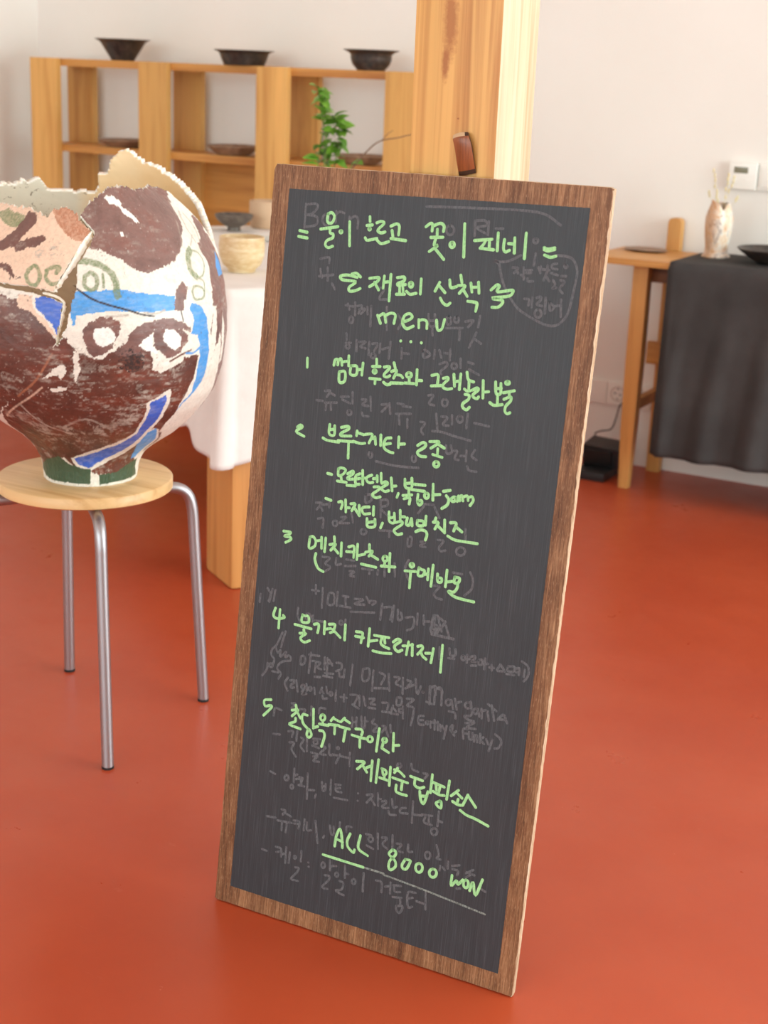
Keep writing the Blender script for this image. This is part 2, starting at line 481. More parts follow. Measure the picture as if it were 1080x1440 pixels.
# handwriting: stroke centre lines on the board, tenths of a millimetre from its lower left corner
GREEN = [
    "582,9926 702,9912;571,9847 709,9836;999,10180 1002,10075 1070,10067 1102,10150 1057,10200 999,10180;906,9971 1167,10025;1053,10002 1055,9936 1101,9920 1099,9872 1014,9827 997,9767 1045,9737 1110,9762;1218,9978 1234,9971 1235,9956 1221,9947 1205,9954 1204,9969 1218,9978;1339,10102 1367,9790;1636,10191 1644,10131;1602,10075 1683,10089;1644,10043 1656,10038 1657,10027 1646,10020 1634,10025 1633,10036 1644,10043;1591,9913 1627,9884 1765,9919;1745,10121 1807,10144 1856,10124 1784,10048 1773,10014 1822,9995 1878,10013;1767,9900 1836,9858 1944,9892;1956,10094 2034,10129 2079,10104 2080,9992;1979,10040 2003,9948;1972,9936 2193,9926;2466,10128 2523,10173 2558,10162 2558,10081;2571,10149 2669,10187 2722,10155 2720,10088;2632,10107 2637,10017;2548,9998 2721,10014;2621,9996 2608,9904 2654,9901 2545,9817;2632,9855 2762,9735;2858,9961 2881,9954 2892,9932 2885,9909 2864,9897 2841,9905 2830,9927 2837,9950 2858,9961;3010,10208 3040,9790;3169,10010 3407,10046;3322,10025 3299,9973 3266,9934;3256,9921 3444,9916;3375,10035 3382,9940;3485,10131 3495,9910;3580,10056 3577,9947 3608,9905 3660,9929;3640,10012 3722,10013;3717,10088 3730,9901;3864,10159 3874,9845;4123,10001 4177,9990 4263,10011;4126,9978 4180,9967 4265,9992;4140,9912 4220,9892 4288,9912",
    "1523,9387 1377,9403 1269,9378 1307,9333 1506,9327 1415,9247 1424,9196 1507,9208 1581,9244;1438,9423 1507,9439 1572,9397;1709,9391 1848,9414 1821,9354 1719,9283;1789,9347 1857,9253;1927,9441 1922,9284;1929,9361 2014,9377;2021,9472 2026,9127;2119,9440 2220,9455 2215,9402 2133,9366 2147,9338 2247,9362;2164,9316 2171,9246;2213,9317 2224,9251;2126,9223 2247,9235;2324,9399 2344,9392 2354,9370 2349,9347 2330,9336 2310,9343 2300,9365 2305,9388 2324,9399;2271,9275 2327,9243 2414,9265;2468,9455 2474,9263;2737,9438 2682,9320;2731,9397 2826,9314;2876,9482 2901,9389 2979,9405;2766,9237 2811,9180 2870,9156 2912,9187;3025,9557 3050,9469;2999,9423 3100,9427 3028,9325;3076,9380 3143,9300;3177,9471 3203,9362;3201,9419 3277,9430;3282,9491 3303,9356;3158,9237 3243,9235 3290,9220 3282,9124;3467,9413 3537,9480 3575,9470 3557,9398 3749,9437 3768,9415 3714,9358 3490,9311 3634,9296 3629,9245 3579,9204 3503,9196",
    "1876,8919 1929,8819;1888,8902 1970,8949 2007,8841;1994,8932 2077,8970 2139,8948 2128,8841;2263,8875 2341,8908 2389,8952 2343,8992 2272,8952 2256,8855 2321,8792 2416,8835;2487,8928 2498,8825;2489,8915 2550,8935 2605,8913 2614,8828;2251,8621 2253,8622;2400,8629 2403,8629;2554,8632 2556,8632;2744,8948 2762,8847 2792,8819 2834,8855 2856,8970",
    "861,8226 868,8104;1279,8182 1293,8255 1337,8260 1339,8193;1339,8243 1380,8283 1404,8197;1410,8242 1480,8260;1497,8333 1506,8201;1373,8104 1457,8114 1465,7990 1386,7965 1369,8094;1542,8205 1543,8093 1633,8097 1631,8207 1542,8205;1651,8165 1710,8178;1722,8263 1718,8102;1921,8340 1929,8270;1865,8236 1983,8250;1905,8195 1922,8191 1931,8177 1925,8161 1909,8153 1892,8157 1883,8171 1889,8187 1905,8195;1841,8073 2000,8079;1926,8066 1927,8013;2043,8249 2110,8266 2123,8241 2056,8162 2055,8127 2105,8124 2138,8146;2053,8047 2105,8022 2154,8034;2183,8324 2210,8252;2156,8205 2233,8229 2198,8122;2229,8172 2298,8170 2330,8144;2158,8052 2337,8069;2415,8221 2444,8216 2457,8195 2448,8172 2422,8159 2394,8165 2380,8186 2389,8209 2415,8221;2427,8148 2433,8087;2366,8078 2502,8087;2531,8274 2542,8075;2545,8136 2613,8140;2752,8227 2840,8243 2844,8114;2757,8089 2898,8112;2920,8210 2976,8226 2988,8201 2928,8133 2933,8090 2992,8076 3053,8092;3065,8280 3091,8128;3088,8188 3155,8202;3163,8296 3163,8094;3248,8329 3277,8238 3354,8217;3289,8214 3296,8112;3235,8109 3275,8087 3317,8097;3251,8042 3308,8036 3305,7984 3236,7922 3236,7871 3292,7844 3329,7883;3347,8110 3409,8144 3430,8124 3363,8052 3376,8019 3424,8008 3444,8033;3486,8251 3506,8028;3503,8104 3575,8119;3660,8256 3682,8111 3742,8119 3735,8245;3675,8170 3747,8187;3705,8105 3715,7978;3609,7981 3672,7955 3783,7979;3822,8284 3842,8281 3851,8269 3845,8255 3826,8247 3806,8250 3797,8262 3804,8276 3822,8284;3781,8132 3929,8177;3861,8151 3868,8093;3799,8050 3886,8092 3892,8041 3836,7969 3829,7900 3865,7871 3900,7889",
    "789,7262 835,7296 864,7273 774,7201 905,7150;1294,7371 1294,7243 1373,7236 1371,7363;1301,7299 1376,7318;1203,7171 1278,7149 1454,7148;1475,7356 1575,7383 1588,7349 1482,7279 1486,7243 1634,7259;1441,7169 1676,7186;1606,7170 1618,6953;1722,7341 1718,7277;1717,7322 1826,7305;1675,7193 1788,7179 1852,7193;1852,7314 1935,7332 1957,7312 1917,7207;1951,7269 2000,7282;1998,7300 2018,7203;2085,7339 2095,7197;2240,7322 2168,7301 2140,7222 2162,7162 2235,7132 2288,7127;2156,7224 2240,7245;2356,7351 2362,7210;2366,7255 2449,7271;2642,7278 2715,7328 2760,7313 2741,7266 2648,7190 2696,7144 2777,7147;2815,7356 2947,7372 2909,7326 2838,7271;2937,7339 3031,7300;2939,7278 2942,7199;2875,7192 2944,7181 3012,7174;2936,7106 2964,7100 2978,7077 2970,7051 2944,7036 2916,7042 2902,7065 2911,7092 2936,7106",
    "1321,6695 1388,6691;1482,6784 1495,6689 1570,6729 1595,6787 1532,6805 1482,6784;1532,6695 1549,6624;1482,6614 1622,6618;1631,6738 1708,6787 1716,6751 1636,6684 1658,6666 1723,6679;1636,6578 1768,6591;1822,6768 1765,6732 1757,6666 1776,6618 1826,6623;1769,6687 1828,6705;1858,6819 1877,6627;1869,6712 1918,6725;2004,6778 1937,6741 1931,6694 1974,6668 2028,6682;2029,6732 2078,6745;2084,6782 2092,6702;2141,6822 2152,6711;2050,6622 2125,6634 2132,6603 2049,6531 2041,6503 2094,6480 2158,6503;2164,6691 2221,6719 2250,6694 2170,6632 2172,6606 2224,6587 2276,6608;2298,6785 2328,6613;2322,6675 2380,6688;2424,6592 2409,6539;2503,6800 2523,6695 2611,6701 2603,6829;2518,6743 2605,6765;2572,6687 2579,6615;2494,6577 2626,6606;2516,6535 2599,6561 2599,6477;2646,6755 2808,6765;2614,6677 2807,6684;2716,6629 2717,6532 2749,6486 2784,6519 2773,6555 2726,6534;2839,6665 2862,6659 2874,6636 2867,6610 2846,6596 2823,6602 2812,6625 2818,6652 2839,6665;2923,6799 2940,6585;2941,6658 3035,6678;3079,6728 3178,6757;3127,6677 3167,6631 3153,6556 3081,6496;3273,6676 3235,6676 3204,6645 3221,6616 3257,6628 3273,6676 3292,6628;3304,6701 3325,6641;3312,6679 3351,6714 3372,6649;3362,6695 3427,6722 3445,6666;3442,6700 3495,6725 3518,6673 3480,6603",
    "1326,6345 1411,6331;1530,6326 1576,6343 1591,6300 1576,6242;1635,6375 1655,6209;1650,6267 1706,6276;1721,6334 1788,6342 1745,6242;1777,6294 1868,6193;1851,6334 1868,6193;2007,6338 1918,6317 1901,6278 1936,6229 2026,6250;2073,6353 2080,6235;1989,6173 2008,6066 2113,6085 2109,6185;2002,6121 2113,6154;2228,6151 2205,6082;2312,6320 2330,6195 2405,6190 2392,6315;2326,6240 2398,6262;2476,6369 2489,6241;2485,6286 2554,6292;2424,6194 2511,6223 2519,6183 2424,6102 2418,6065 2471,6034 2532,6058;2592,6284 2583,6201 2628,6192 2654,6287;2654,6287 2673,6192;2744,6278 2751,6214 2830,6219 2832,6277 2744,6278;2865,6355 2867,6234;2734,6121 2801,6157 2872,6154 2903,6110 2888,6034;3009,6355 2997,6297;2977,6293 3050,6298 3010,6207;3036,6263 3158,6180;3140,6349 3155,6179;3224,6328 3310,6335 3284,6226;3302,6293 3403,6234;3206,6144 3313,6110 3469,6111 3639,6117",
    "699,5773 806,5778 798,5746 716,5705 813,5704 822,5671 745,5619;1128,5763 1127,5609 1213,5647 1223,5724 1180,5776 1128,5763;1231,5725 1299,5747;1311,5792 1323,5638;1378,5793 1376,5597;1243,5548 1234,5462 1293,5350 1381,5314;1510,5835 1521,5768;1449,5712 1541,5737 1471,5637;1515,5679 1590,5617;1631,5769 1639,5583;1745,5733 1829,5754 1834,5601;1718,5663 1837,5675;1881,5795 1887,5582;1892,5635 2001,5678;2062,5822 2070,5746;2014,5708 2117,5739 2068,5662;2103,5681 2208,5642;1964,5532 2189,5527;2313,5707 2339,5701 2352,5677 2345,5650 2320,5635 2294,5641 2281,5664 2289,5692 2313,5707;2315,5625 2317,5569;2267,5560 2477,5585;2383,5757 2394,5506;2722,5682 2743,5678 2753,5661 2747,5642 2728,5630 2707,5634 2697,5651 2703,5671 2722,5682;2631,5561 2790,5580;2717,5561 2720,5342;2833,5644 2830,5538 2900,5546 2920,5616 2874,5623 2833,5644;2925,5567 2976,5585;2974,5650 2976,5503;3038,5715 3034,5424;3114,5608 3125,5507 3178,5509 3178,5558 3129,5557;3246,5685 3245,5457;3255,5524 3336,5548;3367,5614 3367,5537 3426,5549 3437,5608 3367,5614;3419,5539 3417,5474 3372,5408 3294,5404 3378,5352 3502,5336 3674,5332",
    "665,4648 640,4550 665,4509 727,4503 820,4540 800,4567;741,4640 739,4368;1110,4638 1109,4537 1216,4552 1203,4634 1149,4630 1110,4638;999,4476 1267,4465;1150,4430 1157,4386;1090,4364 1189,4381 1110,4306 1131,4264 1183,4252 1257,4291;1308,4540 1369,4557 1385,4517 1373,4430;1475,4612 1478,4437;1485,4504 1575,4534;1545,4589 1627,4606 1638,4577 1620,4505 1572,4472;1610,4526 1736,4438;1801,4634 1808,4415;1978,4572 2064,4578 2080,4548 2065,4431;1972,4505 2100,4510;2180,4656 2180,4406;2197,4482 2309,4517;2261,4578 2485,4591;2377,4568 2369,4488 2421,4454 2501,4438;2419,4559 2433,4502;2259,4356 2398,4356 2540,4377;2555,4545 2618,4598 2668,4581 2587,4504 2592,4453 2643,4429 2699,4461;2706,4522 2745,4531;2784,4594 2769,4412;2799,4550 2849,4568;2845,4574 2858,4416;2926,4562 2988,4582 3000,4540 2937,4452;2980,4499 3010,4446 3069,4411;3053,4492 3122,4507;3162,4579 3144,4378;3291,4654 3297,4278",
    "711,3294 602,3260 618,3177 704,3205 725,3178 604,3033;1123,3307 1137,3254;1065,3218 1167,3245 1072,3133;1152,3215 1212,3134;1135,3116 1131,3063 1037,3002 1227,2975;1319,3202 1250,3198 1238,3132 1271,3061 1336,3014;1412,3315 1433,3037;1437,3046 1503,3078;1354,3003 1336,2919 1374,2884 1413,2930 1381,2993 1354,3003;1566,3270 1593,3263 1607,3236 1599,3203 1574,3184 1547,3190 1533,3218 1541,3251 1566,3270;1574,3181 1578,3143;1525,3122 1669,3133;1534,3027 1593,3029 1624,2974 1608,2875 1589,2800;1742,3268 1705,3212;1734,3258 1839,3232;1676,3151 1836,3173;1773,3150 1778,3034;1917,3301 1864,3234;1918,3282 2001,3252;1850,3161 2006,3160;1947,3161 1929,2962;2105,3187 2183,3199 2214,3171 2202,3122;2054,3086 2178,3080 2302,3084;2182,3070 2192,2938;2336,3134 2364,3129 2379,3103 2370,3071 2344,3053 2315,3058 2301,3084 2309,3116 2336,3134;2469,3279 2453,2944;2563,3163 2586,3160 2598,3141 2591,3118 2569,3103 2545,3107 2534,3126 2541,3149 2563,3163;2549,3099 2533,3018;2534,3010 2644,2973;2693,3264 2709,3011;2714,3093 2790,3116",
    "2162,2723 2277,2745 2272,2712 2185,2615;2266,2687 2336,2607;2327,2671 2389,2711;2406,2793 2410,2498;2502,2832 2491,2495;2563,2716 2622,2708 2639,2666 2596,2631 2572,2711;2613,2636 2615,2582;2544,2579 2677,2570;2694,2773 2700,2503;2803,2782 2761,2709;2757,2750 2831,2746 2915,2693;2742,2630 2975,2613;2892,2600 2890,2491;2807,2539 2809,2454 2864,2430 2978,2429;3009,2719 3197,2702;3083,2710 3085,2611 3161,2585 3227,2617;3333,2824 3329,2563;3170,2541 3193,2432 3239,2379 3271,2460 3291,2568;3188,2477 3283,2499;3355,2720 3525,2695;3401,2701 3414,2620;3463,2687 3450,2584;3369,2593 3460,2567 3538,2577;3593,2800 3578,2534;3481,2485 3426,2432 3503,2384 3505,2469 3481,2485;3738,2705 3639,2599;3710,2668 3800,2608;3747,2579 3740,2539;3667,2527 3752,2501 3822,2511;3882,2675 3822,2511;3888,2662 4012,2531;3791,2431 3890,2389 4033,2367 4217,2319",
    "1938,1389 1949,1544 2000,1670 2045,1523 2062,1400;1952,1505 2057,1486;2167,1640 2130,1531 2147,1440 2238,1378 2256,1423;2330,1658 2315,1463 2469,1395;2846,1593 2796,1520 2841,1478 2904,1433 2912,1356 2844,1289 2810,1327 2822,1425 2895,1525 2894,1579 2846,1593;3053,1507 3013,1417 3026,1366 3083,1374 3129,1482 3126,1512 3053,1507;3265,1510 3304,1501 3324,1460 3314,1409 3279,1379 3240,1388 3220,1429 3230,1480 3265,1510;1764,1211 2281,1206 2416,1205;3481,1489 3521,1482 3541,1444 3530,1396 3494,1368 3455,1374 3434,1413 3445,1460 3481,1489;3773,1477 3776,1331 3846,1421 3874,1375 3937,1460;3983,1474 4010,1465 4025,1428 4019,1384 3995,1360 3967,1369 3952,1406 3958,1449 3983,1474;4053,1335 4090,1470 4144,1293 4223,1544",
]
PALE = [
    "2416,1205 2744,1203;2746,1185 3080,1167 3409,1144 3735,1116 4056,1088 4311,1065",
]
GHOST = [
    "645,10287 651,9970;646,10278 802,10299 829,10244 747,10161 658,10144;658,10144 829,10128 827,10023 650,9980;970,10178 1011,10158 1032,10106 1021,10051 984,10026 943,10045 921,10097 933,10152 970,10178;1121,10227 1124,10075;1125,10190 1177,10222 1245,10208;1326,10167 1340,10016;1329,10129 1412,10183 1460,10140 1460,10026;1414,9025 1443,8951;1383,9002 1506,8996;1522,9055 1539,8883;1479,8861 1502,8851 1514,8822 1507,8791 1487,8777 1464,8787 1452,8816 1458,8847 1479,8861;1597,8967 1683,8985 1624,8912;1767,9023 1778,8909;1850,9281 1938,9270 1875,9140 1984,9141;1430,8628 1443,8542;1431,8502 1508,8510;1462,8484 1484,8478 1495,8460 1488,8440 1467,8429 1444,8435 1434,8453 1441,8473 1462,8484;936,9579 1068,9610 1075,9533;949,9444 982,9331;1059,9474 1075,9301;935,9346 1156,9386;1145,9269 1197,9197;3152,10259 3162,10071;3152,10259 3283,10269 3312,10212 3184,10172 3347,10096;3339,10264 3344,10116;3446,10184 3543,10191;2806,10172 2847,10157 2868,10117 2856,10073 2819,10052 2777,10067 2756,10108 2768,10151 2806,10172;2444,10385 3113,10415 3763,10434 4085,10410 4309,10292",
    "3822,9880 3668,9797 3543,9774 3478,9786 3541,9739 3572,9637 3640,9481 3747,9329 3861,9213 3995,9145 4127,9090 4281,9049 4403,9068 4491,9153 4539,9261 4559,9401 4578,9551 4593,9723 4569,9822 4512,9896 4423,9922 4301,9923;3727,9721 3803,9717 3754,9655;3781,9692 3810,9654;3876,9735 3894,9587;3893,9702 3992,9712;3922,9670 3983,9676;3942,9603 3952,9570 4020,9576;3850,9641 3897,9610;4074,9754 4107,9688;4103,9768 4109,9723;4194,9788 4197,9708;4126,9736 4225,9733;4192,9696 4160,9601;4184,9661 4235,9597;4313,9821 4254,9805 4259,9759 4327,9754;4247,9701 4342,9682;4436,9817 4454,9809 4456,9791 4440,9781 4422,9788 4420,9806 4436,9817;4392,9675 4452,9681;4288,9614 4320,9559 4288,9511 4342,9527;4386,9623 4437,9605 4386,9520 4429,9467;3934,9348 3997,9343 3993,9273;4038,9370 4039,9254;4093,9376 4147,9393 4147,9347 4103,9296 4179,9281;4129,9235 4161,9223 4178,9188 4169,9150 4141,9132 4108,9144 4091,9179 4100,9217 4129,9235;4216,9388 4227,9193;4272,9337 4290,9235 4340,9286 4272,9337;4338,9297 4411,9311;4420,9386 4439,9176;3995,10108 4025,10096 4028,10066 4002,10049 3973,10062 3969,10091 3995,10108;4017,9920 4010,9771",
    "1560,9010 1630,9018 1584,8914;1714,9014 1724,8917;1768,9032 1781,8764;2002,9044 2033,8743;2175,8965 2239,8875 2195,8773;2617,9013 2645,8872 2725,8880 2710,9023;2639,8931 2718,8940;2688,8852 2707,8746;2910,9013 2937,9001 2952,8965 2945,8927 2921,8909 2894,8922 2879,8957 2886,8995 2910,9013;2886,8862 3121,8888;3084,8872 3091,8730;3022,9023 3048,9014 3060,8989 3053,8961 3031,8947 3005,8956 2993,8981 3000,9009 3022,9023;3151,8975 3266,8999 3198,8909;3349,9068 3339,8924;3321,8851 3239,8651;3290,8776 3401,8718;1591,8557 1605,8410;1635,8538 1732,8549 1655,8478 1740,8463;1787,8555 1791,8383;1831,8536 1914,8545 1869,8441;1955,8550 1954,8427;1858,8410 1884,8404 1897,8383 1888,8359 1864,8347 1838,8353 1825,8374 1833,8398 1858,8410;1990,8480 2083,8516;2103,8592 2098,8370;2275,8526 2283,8392;2281,8466 2390,8466;2587,8526 2610,8444 2699,8491 2626,8543 2587,8526;2759,8559 2757,8450;2825,8567 2862,8474;2895,8539 2988,8538;2981,8597 2984,8453;2844,8388 2934,8423 2952,8377 2867,8294 2885,8259;3053,8428 3082,8420 3096,8394 3087,8366 3061,8351 3032,8359 3018,8385 3026,8413 3053,8428;3138,8496 3151,8377;3247,8461 3327,8447;3270,8368 3420,8315",
    "1052,7674 1156,7675;1173,7817 1255,7828 1212,7741;1258,7801 1332,7775;1189,7656 1372,7681;1210,7650 1208,7559;1281,7659 1290,7570;1425,7769 1546,7785;1449,7736 1575,7699;1600,7855 1615,7704;1574,7605 1597,7599 1609,7577 1602,7553 1580,7541 1556,7547 1545,7569 1552,7593 1574,7605;1750,7776 1820,7777 1767,7707 1858,7701;1875,7829 1904,7645;1767,7599 1791,7558 1872,7563;2054,7746 2152,7759 2063,7649;2170,7779 2194,7640;2287,7795 2386,7790;2368,7770 2486,7769;2282,7652 2495,7682;2322,7640 2345,7519;2454,7605 2465,7492;2041,6973 2352,6957 2685,6982;1949,7089 1970,7080 1981,7054 1975,7025 1957,7010 1936,7019 1925,7045 1930,7074 1949,7089;2600,7136 2624,7127 2636,7099 2630,7068 2609,7052 2586,7061 2574,7090 2580,7121 2600,7136;2833,7500 2986,7504 3161,7477 3392,7450;2648,7597 2717,7589 2669,7494 2704,7437;2866,7733 2909,7511;2945,7709 3032,7703 2975,7608 3062,7603;3094,7747 3107,7627;3207,7754 3238,7745 3253,7717 3244,7685 3217,7668 3186,7677 3171,7705 3180,7737 3207,7754;3316,7795 3314,7604;3422,7688 3629,7674;3052,7338 3073,7236 3146,7265 3118,7348;3172,7286 3220,7285 3193,7184 3251,7175;3274,7231 3348,7242;3350,7313 3356,7174;3470,7339 3432,7255 3503,7213;3382,7108 3416,7060 3520,7059;2726,7959 2802,7969 2747,7857 2825,7841;2968,7944 2999,7934 3014,7901 3006,7866 2978,7848 2947,7858 2932,7890 2940,7926 2968,7944",
    "1177,6259 1271,6265 1196,6168;1243,6232 1291,6166;1393,6304 1390,6229;1293,6250 1396,6276;1229,6043 1312,6058 1313,5927;1499,6065 1526,6058 1540,6032 1532,6001 1507,5985 1479,5992 1466,6019 1474,6049 1499,6065;1587,6123 1668,6137 1573,6047;1574,6038 1717,6062;1744,6205 1777,6082;1931,6494 1941,6386 2028,6436 2011,6507 1931,6494;2167,6459 2190,6226;2167,6459 2266,6476 2273,6404 2178,6352 2319,6248;2188,6043 2387,6069;2339,6051 2346,5979;1947,6019 1979,6014 1995,5991 1984,5963 1954,5947 1922,5952 1906,5975 1917,6003 1947,6019;1351,5521 1467,5524 1401,5436 1489,5396 1412,5325;1570,5543 1568,5449 1649,5473;1725,5552 1848,5557;1713,5457 1876,5487;1792,5397 1864,5401 1797,5342 1870,5337;1980,5469 2143,5481;2103,5474 2098,5417;2223,5496 2219,5431;2317,5569 2332,5424;2462,5633 2486,5454;2627,6029 2631,5907 2683,5924 2681,6030 2627,6029;2818,5997 2888,6002 2815,5940 2895,5938;3066,6066 3153,6066 3094,5966 3125,5923 3192,5943;3405,6027 3453,6019 3476,5983 3461,5941 3417,5916 3370,5924 3347,5960 3362,6002 3405,6027;3450,6279 3465,6145;2669,5717 2627,5602 2665,5493 2716,5429;3581,5716 3625,5627 3622,5497 3530,5390;3071,5439 3159,5440 3091,5337 3122,5285 3212,5273;3335,5669 3465,5670;2781,6511 2956,6524;2819,6485 2743,6375;2976,6495 3060,6364",
    "1227,5021 1338,5028;1283,5103 1295,4977;1397,5082 1407,4799;1497,5030 1495,4874 1589,4892 1575,5032 1497,5030;1634,5072 1638,4874;1717,5031 1810,5035;1764,5026 1775,4915;1684,4883 1855,4889;1904,5026 2042,5039 1911,4956 2064,4973;2084,5089 2137,5015;2149,5046 2241,5050 2185,4997;1861,4833 2226,4893;2334,5041 2326,4815;2339,4986 2488,5016 2475,4845;2515,5049 2508,4824;2580,5006 2594,4870 2651,4895 2628,4974;2709,4921 2826,4945 2826,4806 2742,4747;2879,5011 2880,4859;2969,5002 2982,4880;2978,4920 3065,4938;3114,5031 3102,4863 3221,4860 3295,4986;3172,5043 3252,4839;3141,4913 3184,4901 3206,4857 3194,4806 3156,4778 3113,4789 3091,4833 3103,4884 3141,4913;3112,4769 3436,4767;507,4910 563,4833 539,4727;589,4911 557,4716;639,4906 620,4743;400,4802 394,4684;1029,4723 1030,4608 1079,4531;1195,4673 1228,4666 1244,4637 1234,4602 1204,4583 1171,4590 1155,4619 1165,4654 1195,4673;1277,4658 1278,4572;1315,4594 1441,4606;1725,4678 1746,4674 1756,4656 1750,4634 1731,4622 1710,4626 1700,4644 1707,4666 1725,4678;1795,4706 1795,4607;3247,4617 3264,4455;3392,4634 3416,4543 3487,4558 3484,4640;3392,4496 3478,4507",
    "807,4316 732,4123 662,4040 654,3956 705,3898 696,3827;858,4341 814,4154 803,4097;712,4091 758,4005 799,4056 800,3960 850,3998 892,4048 884,3964 934,4003 974,3984 971,3935 874,3907 795,3849 770,3775 820,3731 838,3707 799,3630;604,3821 597,3723 528,3618;658,3826 680,3823 690,3806 683,3784 662,3772 640,3775 630,3792 637,3813 658,3826;691,3716 783,3716",
    "1137,4033 1140,3918 1198,3944 1214,4009 1181,4049 1137,4033;1294,4121 1285,3820;1267,4088 1431,4103;1320,4005 1380,4004 1379,3855;1402,4009 1455,4007 1417,3931 1478,3917;1520,4102 1529,3929;1565,4099 1576,3831;1597,4079 1648,4009;1528,4023 1646,4035;1385,3788 1474,3801;1542,3877 1674,3893;1516,3831 1664,3837;1710,4063 1790,4067 1791,3987 1714,3943;1766,3941 1779,3876 1837,3889;1848,3999 1845,3878;1964,4092 1957,3788;2131,4065 2138,3907 2227,3934 2228,4087 2131,4065;2295,4079 2299,3790;2394,4071 2479,4044 2427,3911;2532,4086 2564,3851;2319,3833 2561,3881;2624,4061 2704,4064 2649,3976 2732,3950;2752,4075 2767,3852;2818,4059 2884,4044 2827,3971;2942,4102 2978,3915;3031,4017 2995,3904;2799,3935 2950,4029;3070,3951 3077,3949 3078,3942 3071,3937 3064,3939 3063,3946 3070,3951;3171,4049 3177,3916;3203,4042 3248,4067 3261,3950;3282,4045 3347,4029 3355,3957;3165,4048 3182,3799;3175,4033 3236,4047 3252,3815;3238,4031 3334,4052 3358,3823;3135,3822 3226,3809;3453,3929 3481,3923 3495,3897 3487,3866 3462,3847 3434,3853 3419,3879 3427,3911 3453,3929;3497,3931 3536,3814;3547,3959 3588,3818;3570,3906 3637,3938;3740,3955 3772,3950 3788,3923 3779,3891 3749,3871 3716,3876 3700,3903 3710,3936 3740,3955;3781,3972 3809,3795 3709,3755 3766,3718 3853,3714;3859,3897 3882,3890 3894,3865 3888,3835 3868,3819 3845,3825 3833,3851 3839,3880 3859,3897;3894,3898 3922,3797;3944,3910 3959,3780;3948,3878 4005,3908;4032,3897 4063,3772;4082,3992 4139,3790;4029,3996 4157,3927;4187,3818 4263,3902 4325,3801;4220,3826 4304,3838;3479,3767 3568,3763 3584,3692;3737,3661 3864,3699 3760,3608 3890,3614",
    "3602,4577 3622,4572 3632,4551 3627,4527 3609,4513 3588,4518 3578,4539 3583,4564 3602,4577;3660,4598 3663,4492;3667,4539 3705,4551;3705,4583 3772,4606 3768,4564 3729,4523 3789,4528;3727,4465 3803,4481;3829,4561 3878,4580 3885,4516 3835,4505 3829,4561;3918,4605 3921,4458;3926,4533 3968,4542;4020,4537 4028,4465;3990,4498 4058,4505;4144,4573 4102,4490;4144,4573 4203,4504;4113,4476 4213,4490;4246,4570 4338,4582 4337,4517 4253,4507 4246,4570;4241,4463 4350,4471;4365,4564 4414,4575 4416,4486;4370,4517 4420,4524;4490,4575 4484,4477;4436,4677 4516,4638 4548,4572 4534,4480 4491,4418;3140,5042 3139,4876;3140,5042 3279,4971 3369,4792;3132,4866 3162,4863 3177,4843 3167,4817 3138,4802 3108,4805 3093,4825 3103,4851 3132,4866;3124,4774 3441,4774",
    "956,3679 910,3586 965,3488;997,3647 1057,3660 1053,3618 1010,3581 1021,3542 1066,3559;1094,3668 1131,3512;1211,3629 1233,3625 1244,3607 1237,3584 1217,3570 1195,3574 1184,3593 1191,3616 1211,3629;1262,3652 1278,3560;1198,3528 1265,3543 1202,3487 1275,3511;1325,3625 1343,3621 1351,3604 1346,3583 1330,3571 1313,3576 1304,3593 1309,3613 1325,3625;1393,3627 1409,3535;1518,3655 1488,3573;1514,3613 1547,3580;1582,3683 1606,3594;1536,3544 1547,3499 1613,3520;1662,3627 1679,3623 1688,3606 1683,3585 1667,3574 1650,3578 1641,3595 1646,3615 1662,3627;1743,3666 1748,3518;1821,3589 1917,3597;1876,3635 1878,3534;1975,3657 2084,3667 2049,3544;2114,3675 2128,3534;2019,3523 2117,3488;2177,3674 2220,3555;2271,3667 2362,3683 2293,3601 2370,3604;2268,3537 2375,3548;2473,3657 2564,3664 2558,3577;2485,3531 2607,3545;2642,3653 2620,3563;2661,3615 2695,3580;2623,3535 2729,3546;2765,3639 2787,3636 2798,3619 2791,3597 2771,3584 2749,3587 2738,3605 2745,3626 2765,3639;2792,3674 2809,3507;2690,3778 2691,3679 2760,3695 2759,3786 2690,3778;2840,3799 2945,3809 2850,3702 2957,3684 2938,3438",
    "3113,3615 3043,3591 3054,3488 3126,3490;3049,3540 3111,3555;3175,3555 3192,3552 3201,3538 3196,3521 3180,3511 3163,3513 3154,3527 3159,3544 3175,3555;3223,3559 3231,3478;3225,3537 3254,3563;3282,3595 3296,3463;3263,3553 3318,3563;3331,3584 3344,3467;3337,3526 3374,3550 3383,3469;3407,3543 3444,3491;3468,3557 3441,3370;2035,3337 2040,3199;2050,3271 2098,3290;2101,3353 2106,3215;2173,3385 2196,3236 2237,3239 2231,3384;2228,3329 2277,3341;2372,3386 2344,3334 2429,3308 2372,3217 2438,3225;2510,3327 2560,3324 2511,3235;2561,3309 2613,3199;2629,3371 2647,3268;3003,2897 3026,2826 3117,2811;3198,2809 3262,2810 3221,2738;2820,2858 2841,2855 2852,2836 2845,2812 2826,2798 2805,2802 2794,2821 2800,2844 2820,2858;3593,3450 3523,3525 3560,3593 3554,3482 3613,3513;3771,3585 3712,3571 3726,3440;3718,3514 3779,3520;3801,3551 3808,3460 3855,3463 3854,3547;3882,3528 3887,3437;3884,3512 3917,3529 3932,3440;3965,3565 3970,3441;4013,3527 3974,3484 4031,3439;4058,3513 4091,3446;4143,3525 4109,3358;4176,3608 4249,3568 4273,3507 4239,3432 4190,3412",
